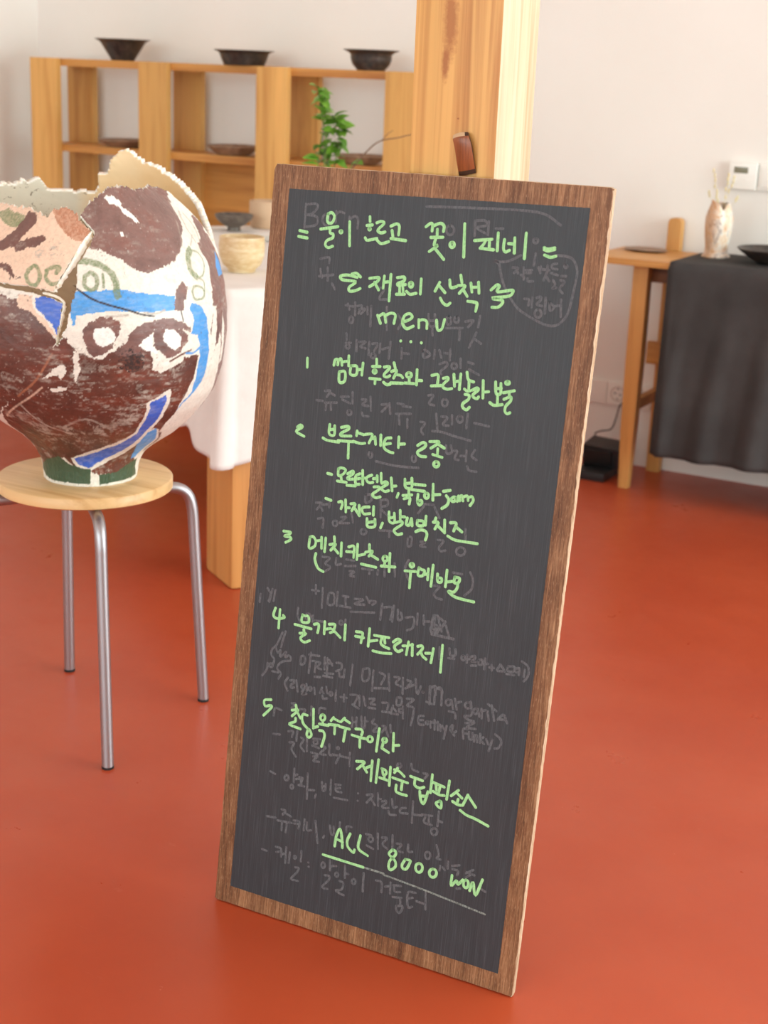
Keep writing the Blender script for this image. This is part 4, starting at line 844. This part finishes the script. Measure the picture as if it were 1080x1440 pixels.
lk(M_inner, _tc.outputs['Object'], _dp.inputs[0]); _dp.inputs[1].default_value = (rtD[0], rtD[1], 0)
_mr = nd(M_inner, 'ShaderNodeMapRange'); lk(M_inner, _dp.outputs['Value'], _mr.inputs['Value'])
_mr.inputs['From Min'].default_value = -.01; _mr.inputs['From Max'].default_value = .04
_c = mix(M_inner, _mr.outputs['Result'], lin(224, 216, 198), _c)      # the far left shard is glazed greyish white
_sp = nd(M_inner, 'ShaderNodeMapRange'); lk(M_inner, _mr.outputs['Result'], _sp.inputs['Value']); _sp.inputs['To Min'].default_value = .06; _sp.inputs['To Max'].default_value = 0.0
_ad = nd(M_inner, 'ShaderNodeMath', operation='ADD'); lk(M_inner, _n, _ad.inputs[0]); lk(M_inner, _sp.outputs['Result'], _ad.inputs[1])
setc(M_inner, mix(M_inner, ramp(M_inner, _ad.outputs[0], [(0.67, G3(0)), (0.72, G3(0.8))]), _c, lin(104, 82, 58)))
M_rim = new_mat('raw_broken_clay', lin(240, 230, 212), 0.8, spec=0.2)
_n = noise_node(M_rim, coords(M_rim), 90, 5, 0.7)
setc(M_rim, ramp(M_rim, _n, [(0.35, lin(236, 220, 194)), (0.5, lin(248, 244, 234))]))
vase = thing('broken_vase', 'huge broken painted stoneware vase with jagged rim on the round stool', 'vase', (SX, SY, SZ))
vo = link(bpy.data.objects.new('vase_wall', me)); vo.parent = vase
for m in (M_glaze, M_inner, M_rim): me.materials.append(m)
so = vo.modifiers.new('thickness', 'SOLIDIFY')
so.thickness = 0.012; so.offset = -1; so.use_even_offset = False
so.material_offset = 1; so.material_offset_rim = 2

# slanting fracture faces along the long crack
def fracture(name, outer, inner):
    def pt(q, dr):
        t, z = q
        r = float(vradius(np.radians(np.array(t)), np.array(z))) - dr
        c_ = float(tabl(CZ, z)); a = math.radians(t)
        return Vector((r * math.cos(a) * toC[0] + (r * math.sin(a) + c_) * rtD[0], r * math.cos(a) * toC[1] + (r * math.sin(a) + c_) * rtD[1], z))
    bm = bmesh.new()
    O, I = catmull([(a, b, 0) for a, b in parse2(outer)], 6), catmull([(a, b, 0) for a, b in parse2(inner)], 6)
    A = [bm.verts.new(pt((o.x + .5 * noise.noise(Vector((o.y * 300, 1, 2))), o.y), .0005)) for o in O]
    B = [bm.verts.new(pt((o.x + .9 * noise.noise(Vector((o.y * 220, 5, 2))), o.y), .010)) for o in I]
    C_ = [bm.verts.new(pt((o.x - 1.0, o.y), .011)) for o in O]
    for P_, Q_ in ((A, B), (B, C_)):
        for k in range(len(P_) - 1): bm.faces.new((P_[k], P_[k + 1], Q_[k + 1], Q_[k]))
    o = mesh_obj(name, bm, M_rim, vase, auto=60)
    o['label'] = 'white broken edge of a shard'
fracture('broken_edge', FR1, FR2)
fracture('broken_edge', FR3, FR4)

# ------------------------------------------------------------------ cloth-covered table behind the stool
def draped(name, corners, ztop, hem, ridge, mat, thick=0.004, flare=0.02, folds=0.012, wl=0.11, seed=0.0, rcorner=0.03, cornerflare=0.03, skew=0.8, calm_ends=False):
    """cloth over a rectangular top: corners counter-clockwise; hem(s, u) gives the height of the lower edge"""
    C = [Vector((c[0], c[1], 0)) for c in corners]
    ring = []
    for e in range(4):
        A, B, Cn = C[e], C[(e + 1) % 4], C[(e + 2) % 4]
        d = (B - A).normalized(); L = (B - A).length; d2 = (Cn - B).normalized()
        nrm = Vector((d.y, -d.x, 0))
        n = max(6, int((L - 2 * rcorner) / 0.012))
        for k in range(n + 1):
            p = A + d * (rcorner + (L - 2 * rcorner) * k / n)
            ring.append((p, nrm, 0.0))
        n2 = Vector((d2.y, -d2.x, 0))
        cc = B - d * rcorner + d2 * rcorner
        for k in range(1, 8):
            a = k / 8 * math.pi / 2
            nn = nrm * math.cos(a) + n2 * math.sin(a)
            ring.append((cc + nn * rcorner, nn, math.sin(2 * a)))
    n = len(ring)
    s = [0.0]
    for k in range(1, n): s.append(s[-1] + (ring[k][0] - ring[k - 1][0]).length)
    bm = bmesh.new()
    cen = sum((r[0] for r in ring), Vector()) / n
    rows = []
    for q in (0.35, 0.7, 0.93, 0.985):
        rows.append([bm.verts.new(cen + (r[0] - cen) * q + Vector((0, 0, ztop + 0.0008 * noise.noise((r[0] * q * 9 + Vector((seed, 0, 0))))))) for r in ring])
    rows.append([bm.verts.new(r[0] + Vector((0, 0, ztop - .002))) for r in ring])
    M = 34
    for j in range(1, M + 1):
        v = j / M
        row = []
        for k, (p, nrm, cw) in enumerate(ring):
            zh = hem(p, s[k])
            z = ztop - .004 + (zh - ztop + .004) * v
            g = min(1, v * 2.2)
            amp = folds * g * (0.35 + 0.65 * v)
            fo = amp * (math.sin(s[k] / wl * 2 * math.pi + 1.3 * math.sin(s[k] * 5 + seed) + skew * v) + 0.7 * noise.noise(Vector((s[k] * 9, v * 1.6, seed)))) + 0.002 * noise.noise(Vector((s[k] * 40, v * 14, seed + 5))) * g
            if calm_ends and abs(nrm.x) > .3: fo *= .15
            o = 0.004 + flare * v + fo * (1 - .8 * cw) + cw * cornerflare * v
            row.append(bm.verts.new(p + nrm * max(0.0035, o) + Vector((0, 0, z))))
        rows.append(row)
    f = bm.faces.new(rows[0])
    for A, B in zip(rows, rows[1:]):
        for k in range(n):
            bm.faces.new((A[k], A[(k + 1) % n], B[(k + 1) % n], B[k]))
    o = mesh_obj(name, bm, mat, auto=0)
    so = o.modifiers.new('thickness', 'SOLIDIFY'); so.thickness = thick; so.offset = 1
    return o

D1, D2, LP = Vector((.837, -.547, 0)), Vector((.547, .837, 0)), Vector((-2.03, 2.846, 0))
TZ = 0.715
tp = lambda a, b: LP + D1 * a + D2 * b
tabA = thing('wooden_table', 'wooden table on broad plank legs beneath the white cloth', 'table', (LP.x, LP.y, 0))
def slab(a0, a1, b0, b1, z0, z1, bev=0.006):
    bm = bmesh.new()
    q = [tp(a0, b0), tp(a1, b0), tp(a1, b1), tp(a0, b1)]
    hexa(bm, [(v.x - LP.x, v.y - LP.y, z0) for v in q], [(v.x - LP.x, v.y - LP.y, z1) for v in q], bev)
    return bm
mesh_obj('tabletop', slab(-1.07, .17, -.02, .80, TZ - .035, TZ - .001), M_plank, tabA)
for a in (0.0, -1.0):
    mesh_obj('plank_leg', slab(a, a + .166, .0, .055, 0, TZ - .035, .013), M_plank, tabA)
    mesh_obj('plank_leg', slab(a, a + .168, .71, .763, 0, TZ - .035, .010), M_plank, tabA)
def hemA(p, s):
    a = (p - LP).dot(D1); b = (p - LP).dot(D2)
    q = (p - tp(.18, -.03)).length
    z = .345 - .035 * math.exp(-(q / .10) ** 2)
    if b < .0: z += .016 * math.exp(-((a + .03) / .035) ** 2) - .012 * math.exp(-((a - .06) / .05) ** 2)
    return z
cl = draped('white_tablecloth', [tp(-1.09, -.030), tp(.18, -.030), tp(.18, .82), tp(-1.09, .82)], TZ + .001, hemA, 0, M_white_cloth, flare=.004, folds=.007, wl=.19, seed=2.0, rcorner=.025, cornerflare=.035)
tag(cl, 'white linen cloth hanging over the wooden table behind the vase', 'tablecloth')

# pottery on the white cloth
M_beige = new_mat('beige_stoneware', lin(222, 196, 152), 0.4)
_n = noise_node(M_beige, coords(M_beige, (18, 18, 60)), 1.0, 6, 0.75, 0.2)
setc(M_beige, ramp(M_beige, _n, [(0.32, lin(196, 158, 108)), (0.5, lin(218, 192, 148)), (0.7, lin(236, 222, 192))]))
M_grey_clay = new_mat('dark_grey_stoneware', lin(92, 84, 78), 0.45)
_n = noise_node(M_grey_clay, coords(M_grey_clay), 40, 5, 0.7)
setc(M_grey_clay, ramp(M_grey_clay, _n, [(0.35, lin(70, 62, 58)), (0.65, lin(120, 108, 98))]))
M_pink_clay = new_mat('pinkish_stoneware', lin(206, 172, 140), 0.5)
M_blackware = new_mat('black_glazed_ware', lin(44, 38, 36), 0.35)
_n = noise_node(M_blackware, coords(M_blackware), 60, 5, 0.7)
setc(M_blackware, ramp(M_blackware, _n, [(0.4, lin(36, 32, 31)), (0.75, lin(86, 72, 62))]))
M_brownware = new_mat('brown_glazed_ware', lin(132, 98, 76), 0.45)
_n = noise_node(M_brownware, coords(M_brownware), 50, 5, 0.7)
setc(M_brownware, ramp(M_brownware, _n, [(0.3, lin(112, 82, 62)), (0.7, lin(168, 136, 110))]))
def pot(name, label, cat, loc, prof, mat, n=56, wob=.01, seed=0, group=None, sx=1, sy=1, rotz=0):
    bm = bmesh.new(); lathe(bm, prof, n, wob, seed, sx=sx, sy=sy)
    o = mesh_obj(name, bm, mat, auto=60, loc=loc); o.rotation_euler[2] = rotz
    return tag(o, label, cat, group)
TT = TZ + .001 + .005
# deep bowl nearest the chalkboard
r0 = .055
pot('deep_bowl', 'deep beige speckled bowl at the front edge of the white cloth', 'bowl', (-2.030, 2.990, TT),
    [(0, .004), (.024, .004), (.026, 0), (.032, 0), (.034, .007), (.046, .018), (.054, .038), (.056, .062), (.0545, .084), (.051, .085), (.0515, .062), (.048, .04), (.036, .022), (0, .016)], M_beige, seed=3)
pot('footed_bowl', 'dark grey footed bowl behind the beige deep bowl', 'bowl', (-2.565, 3.735, TT),
    [(0, .003), (.014, .003), (.017, 0), (.021, 0), (.020, .008), (.019, .012), (.036, .020), (.052, .034), (.059, .048), (.0565, .050), (.050, .040), (.034, .026), (0, .018)], M_grey_clay, wob=.02, seed=8)
pot('square_cup', 'pale pinkish cup half hidden behind the chalkboard edge', 'cup', (-2.545, 3.885, TT),
    [(0, .004), (.040, .004), (.046, 0), (.052, .008), (.055, .04), (.055, .082), (.050, .083), (.050, .04), (.044, .012), (0, .010)], M_pink_clay, seed=5)
pot('small_dish', 'small white dish beside the dark chalkboard edge on the cloth', 'dish', (-2.350, 3.60, TT),
    [(0, .002), (.018, .002), (.020, 0), (.024, .004), (.036, .012), (.042, .018), (.040, .019), (.026, .008), (0, .006)], M_white_plastic, seed=5)

# leafy plant in a clay pot and a bare twig on that table
PX, PY = -2.15, 3.57
M_leaf = new_mat('green_leaves', lin(96, 146, 40), 0.45)
_n = noise_node(M_leaf, coords(M_leaf), 16, 3)
setc(M_leaf, ramp(M_leaf, _n, [(0.3, lin(74, 120, 30)), (0.55, lin(116, 162, 52)), (0.75, lin(168, 200, 92))]))
M_stem = new_mat('green_stem', lin(110, 130, 60), 0.6)
M_twig = new_mat('bare_twig', lin(116, 86, 66), 0.8)
plant = thing('leafy_plant', 'green leafy plant rising behind the chalkboard top left', 'plant', (PX, PY, TT))
bm = bmesh.new()
lathe(bm, [(0, .004), (.045, .004), (.048, 0), (.06, .03), (.064, .07), (.05, .11), (.034, .125), (.036, .135), (.030, .135), (.028, .122), (.04, .105), (.054, .07), (.05, .03), (0, .012)], 56, .01, 12)
mesh_obj('pot', bm, M_grey_clay, plant, auto=60)
R_ = Vector((.88, .475, 0)); F_ = Vector((-.4746, .88, 0))
def leaf(bm, p, d, L, w, up):
    d = d.normalized(); s = d.cross(up).normalized(); u = s.cross(d)
    n = 7; rows = []
    for i in range(n + 1):
        t = i / n
        ww = w * math.sin(math.pi * min(1, t * .94 + .03)) ** .8 * (1.15 - .5 * t)
        c = p + d * (L * t) + u * (-.25 * L * t * t)
        rows.append([bm.verts.new(c - s * ww + u * ww * .35), bm.verts.new(c), bm.verts.new(c + s * ww + u * ww * .35)])
    for A, B in zip(rows, rows[1:]):
        bm.faces.new((A[0], A[1], B[1], B[0])); bm.faces.new((A[1], A[2], B[2], B[1]))
random.seed(11)
sb, lb = bmesh.new(), bmesh.new()
def P3(r, z, f=0): return Vector((R_.x * r + F_.x * f, R_.y * r + F_.y * f, z))
stems = [[P3(0, .02), P3(-.01, .15), P3(.0, .28), P3(-.015, .36), P3(-.025, .425)],
         [P3(.005, .02), P3(.015, .16), P3(.03, .26), P3(.035, .32), P3(.02, .355)],
         [P3(-.005, .02), P3(-.02, .14, .01), P3(-.02, .24, .01), P3(-.012, .31, .02)],
         [P3(.01, .02), P3(.03, .14), P3(.06, .20), P3(.075, .235)]]
for si, stp in enumerate(stems):
    c = catmull(stp, 8)
    tube(sb, c, .0018, 6)
    for i, q in enumerate(c):
        if q.z < .13: continue
        dens = 2 if si < 3 else 1
        for k in range(dens):
            if si == 3 and i % 3: continue
            a = random.uniform(0, 2 * math.pi)
            if .285 < q.z < .305 and si != 1: continue
            d = R_ * math.cos(a) * 0.9 + F_ * math.sin(a) + Vector((0, 0, random.uniform(-.5, .7)))
            leaf(lb, q, d, random.uniform(.028, .044), random.uniform(.011, .0165), Vector((random.uniform(-.3, .3), random.uniform(-.8, .1), .8)).normalized())
leaf(lb, P3(-.02, .225, -.01), -R_ + Vector((0, 0, .25)), .045, .010, Vector((0, -.5, 1)))
mesh_obj('foliage', lb, M_leaf, plant, auto=0)
so = plant.children[-1].modifiers.new('thickness', 'SOLIDIFY'); so.thickness = .0006
mesh_obj('stems', sb, M_stem, plant)
bm = bmesh.new()
b0 = Vector((PX, PY, TT))
tw = [Vector((PX + .012, PY + .004, TT + .03)), Vector((PX + .045, PY + .015, .88)), Vector((-2.077, 3.596, .944)), Vector((-2.035, 3.62, 1.0)), Vector((-2.01, 3.635, 1.018)), Vector((-1.975, 3.65, 1.026)), Vector((-1.935, 3.672, 1.038))]
c = catmull(tw, 6)
tube(bm, [v - b0 for v in c], [.0028 - .0016 * i / len(c) for i in range(len(c))], 7)
tube(bm, [Vector((-2.012, 3.634, 1.018)) - b0, Vector((-2.00, 3.64, 1.034)) - b0, Vector((-1.985, 3.646, 1.046)) - b0], [.0013, .001, .0006], 6)
o = mesh_obj('bare_twig', bm, M_twig, loc=b0)
tag(o, 'thin bare twig leaning right of the leafy plant', 'twig')

# ------------------------------------------------------------------ open pine shelf along the back wall
FX = [-3.79, -3.305, -2.82, -2.335]
PW, YF, YB, TK = .12, 4.225, 4.425, .027
shelf = thing('open_shelf', 'open pine shelf against the back wall with bowls and plates', 'shelf', (-2.98, 4.34, 0))
def spart(name, dims, mat, bev=.002):
    b = boxes(*[(d[0] + 2.98, d[1] + 2.98, d[2] - 4.34, d[3] - 4.34, d[4], d[5]) for d in dims], bevel=bev)
    return mesh_obj(name, b, mat, shelf)
for x in FX:
    spart('front_post', [(x, x + PW, YF, YF + TK, 0, 1.199)], M_pine)
    spart('back_post', [(x, x + PW, YB, YB + TK, 0, 1.172)], M_pine)
XL, XR = FX[0] + .012, FX[3] + PW - .012
for nm, z in (('top_board', 1.1985), ('middle_board', .903), ('lower_board', .59), ('bottom_board', .14)):
    spart(nm, [(XL, XR, YF + TK, YB if nm != 'top_board' else YB + TK, z - .026, z)], M_pine_h)
for a, b in ((1, 2), (2, 3)):
    spart('back_panel', [(FX[a] + .06, FX[b] + .06, YB + TK, YB + TK + .012, .12, .862)], M_pine_h)

def wide_bowl(r, h, base, lip=.85):
    t = .006
    return [(0, .004), (base * .8, .004), (base, 0), (base * 1.04, .004), (base + (r * .8 - base) * .45, h * .38), (r * .78, h * .8), (r * .86, h * .9), (r, h * .98), (r * .995, h), (r * .84, h * .95), (r * .74, h * .82), (base * 1.05, h * .36), (base * .6, h * .18), (0, h * .16)]
G1 = 'black bowls on top of the pine shelf'
ZT = 1.1985
pot('bowl', 'tall narrow-footed black bowl at the left end of the shelf top', 'bowl', (-3.430, 4.30, ZT), wide_bowl(.097, .072, .040), M_blackware, wob=.012, seed=1, group=G1)
pot('bowl', 'low broad black bowl in the middle of the shelf top', 'bowl', (-2.912, 4.29, ZT), [(0, .004), (.055, .004), (.066, 0), (.069, .004), (.078, .026), (.082, .038), (.088, .043), (.101, .047), (.1005, .049), (.084, .046), (.076, .036), (.068, .014), (0, .010)], M_blackware, wob=.015, seed=2, group=G1)
pot('bowl', 'rounded black bowl at the right end of the shelf top beside the column', 'bowl', (-2.425, 4.29, ZT), [(0, .004), (.036, .004), (.044, 0), (.047, .004), (.060, .018), (.066, .036), (.066, .048), (.074, .055), (.090, .0615), (.0895, .0635), (.070, .058), (.060, .046), (.052, .02), (0, .010)], M_blackware, wob=.012, seed=3, group=G1)
G2 = 'brown plates on the middle board'
ZM = .903
def flat_plate(r, h):
    return [(0, .003), (r * .5, .003), (r * .55, 0), (r * .6, .003), (r * .8, h * .45), (r, h), (r * .985, h + .003), (r * .78, h * .6), (r * .5, .010), (0, .009)]
pot('plate', 'thin dark plate in the left shelf bay', 'plate', (-3.435, 4.31, ZM), flat_plate(.094, .024), M_brownware, wob=.012, seed=4, group=G2)
pot('plate', 'brown shallow plate in the middle shelf bay', 'plate', (-2.965, 4.31, ZM), flat_plate(.092, .030), M_brownware, wob=.015, seed=5, group=G2)
pot('plate', 'brown shallow plate in the right shelf bay beside the twig', 'plate', (-2.462, 4.31, ZM), flat_plate(.088, .028), M_brownware, wob=.015, seed=6, group=G2)

# ------------------------------------------------------------------ long side table on the right, dark cloth over most of it
SZT = .705
side = thing('side_table', 'light wooden side table with tapered legs half under the dark cloth', 'table', (-1.44, 4.3, 0))
o_ = (1.44, -4.3)
def sp(name, bm_, mat): 
    for v in bm_.verts: v.co.x += o_[0]; v.co.y += o_[1]
    return mesh_obj(name, bm_, mat, side)
sp('tabletop', boxes((-1.585, .60, 4.135, 4.455, SZT - .020, SZT), bevel=.004), M_beech_h)
def leg(x, y, z1, w0=.030, w1=.046, d0=.030, d1=.042, lean=0.0, name='leg', zb=0):
    bm = bmesh.new()
    zs = [0, .18, .40, z1]; ws = [w0, (w0 + w1) / 2 + .004, w1, w1]; ds = [d0, (d0 + d1) / 2 + .003, d1, d1]
    rings = []
    for z, w, d in zip(zs, ws, ds):
        rings.append([bm.verts.new((x + sx * w / 2, y + sy * d / 2 + lean * z, z)) for sx, sy in ((-1, -1), (1, -1), (1, 1), (-1, 1))])
    for A, B in zip(rings, rings[1:]):
        for k in range(4): bm.faces.new((A[k], A[(k + 1) % 4], B[(k + 1) % 4], B[k]))
    bm.faces.new(rings[0][::-1]); bm.faces.new(rings[-1])
    es = [e for e in bm.edges if abs((e.verts[0].co - e.verts[1].co).z) > .02]
    bmesh.ops.bevel(bm, geom=es, offset=.004, segments=2, profile=.7, affect='EDGES')
    return sp(name, bm, M_beech)
for x in (-1.440, .45):
    leg(x, 4.222, SZT - .020)
    # rear legs run up past the top as short rounded posts
    bm = bmesh.new()
    n = 8
    pts = [(-.021, 0)] + [(-.021, .785)] + [(-.021 + .012 * (1 - math.cos(a)), .785 + .017 * math.sin(a)) for a in (.5, 1.0, 1.57)] + [(.021 - .012 * (1 - math.cos(a)), .785 + .017 * math.sin(a)) for a in (1.57, 1.0, .5)] + [(.021, .785), (.021, 0)]
    A = [bm.verts.new((x + .008 + p, 4.457, q)) for p, q in pts]; B = [bm.verts.new((x + .008 + p, 4.490, q)) for p, q in pts]
    bm.faces.new(A); bm.faces.new(B[::-1])
    for k in range(len(pts)): bm.faces.new((A[k], A[(k + 1) % len(pts)], B[(k + 1) % len(pts)], B[k]))
    sp('rear_leg', bm, M_beech)
    sp('side_stretcher', boxes((x - .011, x + .011, 4.238, 4.457, .238, .272), bevel=.003), M_beech_h)
sp('apron', boxes((-1.475, .50, 4.244, 4.268, .630, SZT - .020), bevel=.002), M_apron)
sp('back_rail', boxes((-1.478, .47, 4.434, 4.456, .350, .420), bevel=.002), M_beech_h)

def hemB(p, s): return .140 + .004 * math.sin(s * 9)
CX0, CX1, CY0, CY1 = -1.331, .52, 4.127, 4.45
cb = draped('dark_tablecloth', [(CX0, CY0), (CX1, CY0), (CX1, CY1), (CX0, CY1)], SZT + .002, lambda p, s: .140 if p.y < 4.3 else .40, 0, M_black_cloth, flare=.004, folds=.015, wl=.16, seed=6.0, rcorner=.02, cornerflare=-.004, skew=2.6, calm_ends=True)
tag(cb, 'charcoal cloth hanging over the side table by the wall', 'tablecloth')

ZS = SZT + .007
pot('plate', 'thin dark brown plate on the bare end of the side table', 'plate', (-1.486, 4.365, SZT), [(0, .002), (.035, .002), (.038, 0), (.05, .004), (.066, .006), (.065, .008), (.045, .006), (0, .005)], M_brownware, wob=.02, seed=9, sy=.8)
pot('bowl', 'wide black bowl on the charcoal cloth at the right edge', 'bowl', (-1.075, 4.29, ZS), [(0, .004), (.04, .004), (.046, 0), (.050, .003), (.075, .016), (.100, .034), (.108, .041), (.105, .043), (.092, .034), (.06, .016), (0, .012)], M_blackware, wob=.01, seed=10)

# marbled flower vase
M_marble = new_mat('marbled_clay', lin(220, 200, 180), 0.35)
_n = noise_node(M_marble, coords(M_marble, (22, 22, 14)), 1.0, 5, 0.65, 2.2)
_c = ramp(M_marble, _n, [(0.30, lin(186, 128, 82)), (0.42, lin(226, 196, 164)), (0.52, lin(236, 230, 220)), (0.60, lin(150, 134, 128)), (0.68, lin(232, 222, 210)), (0.80, lin(196, 122, 78))])
_tc = nd(M_marble, 'ShaderNodeTexCoord'); _dp = nd(M_marble, 'ShaderNodeVectorMath', operation='DOT_PRODUCT')
lk(M_marble, _tc.outputs['Object'], _dp.inputs[0]); _dp.inputs[1].default_value = (.95, .30, 0)
_mr = nd(M_marble, 'ShaderNodeMapRange'); lk(M_marble, _dp.outputs['Value'], _mr.inputs['Value'])
_mr.inputs['From Min'].default_value = -.022; _mr.inputs['From Max'].default_value = .006; _mr.inputs['To Min'].default_value = .62; _mr.inputs['To Max'].default_value = 0.0
setc(M_marble, mix(M_marble, _mr.outputs['Result'], _c, lin(196, 140, 84)))      # one side of the clay is plain brown
mv = thing('flower_vase', 'marbled brown and white clay vase on the charcoal cloth', 'vase', (-1.254, 4.315, ZS))
bm = bmesh.new()
pr_ = [(.0, .004), (.034, .004), (.040, 0), (.042, .004), (.034, .014), (.033, .03), (.038, .06), (.041, .09), (.040, .115), (.034, .135), (.028, .150), (.027, .158), (.023, .158), (.024, .15), (.030, .134), (.036, .115), (.037, .09), (.034, .06), (.028, .03), (.0, .014)]
lathe(bm, pr_, 48, .05, 21)
for v in bm.verts:      # a bite out of the rim, a lip on the other side
    a = math.atan2(v.co.y, v.co.x)
    if v.co.z > .12:
        v.co.z -= .022 * math.exp(-((a + .9) / .35) ** 2) * (v.co.z - .12) / .04
        v.co.z += .008 * math.exp(-((a + 2.4) / .5) ** 2) * (v.co.z - .12) / .04
mesh_obj('vase_body', bm, M_marble, mv, auto=60)
spg = thing('dried_sprigs', 'pale dried flower sprigs standing in the marbled vase', 'flowers', (-1.254, 4.315, ZS + .1))
sb, fb = bmesh.new(), bmesh.new()
random.seed(7)
for tip, buds in (((-.028, -.004, .148), 4), ((.018, .0, .138), 5), ((.030, .004, .132), 4), ((-.038, .0, .085), 2), ((-.012, -.012, .09), 4), ((.045, .01, .075), 2)):
    c = catmull([(0, 0, -.08), (tip[0] * .25, tip[1] * .3, .02), (tip[0] * .7, tip[1] * .7, tip[2] * .7), tip], 6)
    tube(sb, c, .0005, 5)
    for k in range(buds):
        q = c[-1 - k * 2]
        m = Matrix.Translation(q + Vector((random.uniform(-.003, .003), random.uniform(-.003, .003), 0))) @ Matrix.Diagonal((.8, .8, 1.9, 1))
        bmesh.ops.create_icosphere(fb, subdivisions=1, radius=.0040, matrix=m)
M_dry = new_mat('dried_petals', lin(216, 204, 160), 0.8)
mesh_obj('dry_stems', sb, M_dry, spg)
mesh_obj('dry_buds', fb, M_dry, spg)

# ------------------------------------------------------------------ wall fittings
def plate_bm(x0, x1, z0, z1, d, bev=.003): return boxes((x0, x1, -d, 0, z0, z1), bevel=bev)
sk = thing('wall_socket', 'white three-gang socket strip low on the wall behind the table leg', 'socket', (-1.58, Y1, .228))
for k, x in enumerate((-1.655, -1.580, -1.505)):
    a = x + 1.58
    if k == 0:
        mesh_obj('blank_plate', plate_bm(a - .037, a + .037, -.038, .038, .010), M_white_plastic, sk)
    else:
        pl_ = mesh_obj('socket_plate', plate_bm(a - .037, a + .037, -.038, .038, .010), M_white_plastic, sk)
        bm = bmesh.new(); lathe(bm, [(.0245, -.0005), (.0245, .0015), (.0215, .0018), (.0205, -.0003), (0, -.0004)], 40)
        for v in bm.verts: v.co = Vector((v.co.x + a, -.0102 - v.co.z, v.co.y))
        mesh_obj('socket_well', bm, M_socket_hole, pl_)
        bm = bmesh.new()
        for px, pz, rr in ((-.0095, .002, .0028), (.0095, -.002, .0028), (0, -.016, .0024), (0, .016, .0024), (0.0, 0.0, .0012)):
            tube(bm, [(a + px, -.0100, pz), (a + px, -.0112, pz)], rr, 12)
        mesh_obj('socket_holes', bm, M_dark_plastic, pl_)
th = thing('thermostat', 'white thermostat with small grey display on the wall above the charcoal cloth', 'thermostat', (-1.244, Y1, .94))
mesh_obj('housing', plate_bm(-.043, .042, -.039, .039, .022, .004), M_white_plastic, th)
mesh_obj('display', boxes((-.027, .015, -.0228, -.0215, .008, .026), bevel=.0003), M_lcd, th)
for x in (-.022, .012):
    bm = bmesh.new(); tube(bm, [(x, -.0215, -.012), (x, -.0235, -.012)], .0028, 14)
    mesh_obj('button', bm, M_white_plastic, th)
sw = thing('light_switch', 'blank white switch plate right of the thermostat', 'switch', (-1.156, Y1, .94))
mesh_obj('switch_frame', plate_bm(-.043, .043, -.039, .039, .012, .003), M_white_plastic, sw)
mesh_obj('rocker', boxes((-.033, .033, -.0165, -.0115, -.030, .030), bevel=.002), M_white_plastic, sw)

# ------------------------------------------------------------------ black device on the floor and its cord
dv = thing('black_device', 'black plastic tray-like device on the floor beside the socket', 'device', (-1.555, 4.30, 0))
mesh_obj('device_base', boxes((-.055, .045, -.075, .06, 0, .028), bevel=.005), M_black_plastic, dv)
bm = bmesh.new()
hexa(bm, [(-.055, .0, .028), (.058, .0, .028), (.062, .075, .028), (-.055, .075, .028)], [(-.055, -.012, .098), (.064, -.012, .092), (.070, .082, .104), (-.055, .082, .108)], .004)
mesh_obj('device_hood', bm, M_black_plastic, dv)
bm = boxes((-.048, .044, -.0135, .002, .040, .086), bevel=.003)
for v in bm.verts: v.co.y -= (v.co.z - .028) * .17
mesh_obj('dark_recess', bm, M_dark_plastic, dv)
bm = bmesh.new()
cpts = [(-1.503, 4.484, .223), (-1.515, 4.470, .224), (-1.537, 4.468, .216), (-1.562, 4.470, .196), (-1.573, 4.472, .150), (-1.585, 4.470, .115), (-1.607, 4.44, .111), (-1.612, 4.40, .111), (-1.600, 4.37, .111)]
c = catmull(cpts, 8)
org = Vector((-1.56, 4.45, .1))
tube(bm, [v - org for v in c], .0022, 8)
cord = thing('power_cord', 'thin dark cord curving from the wall socket down to the black device', 'cord', org)
mesh_obj('cable', bm, M_black_plastic, cord)
bm = bmesh.new(); tube(bm, [Vector((-1.505, 4.4885, .228)) - org, Vector((-1.505, 4.47, .228)) - org, Vector((-1.508, 4.462, .227)) - org], [.015, .014, .006], 16)
mesh_obj('plug', bm, M_black_plastic, cord)
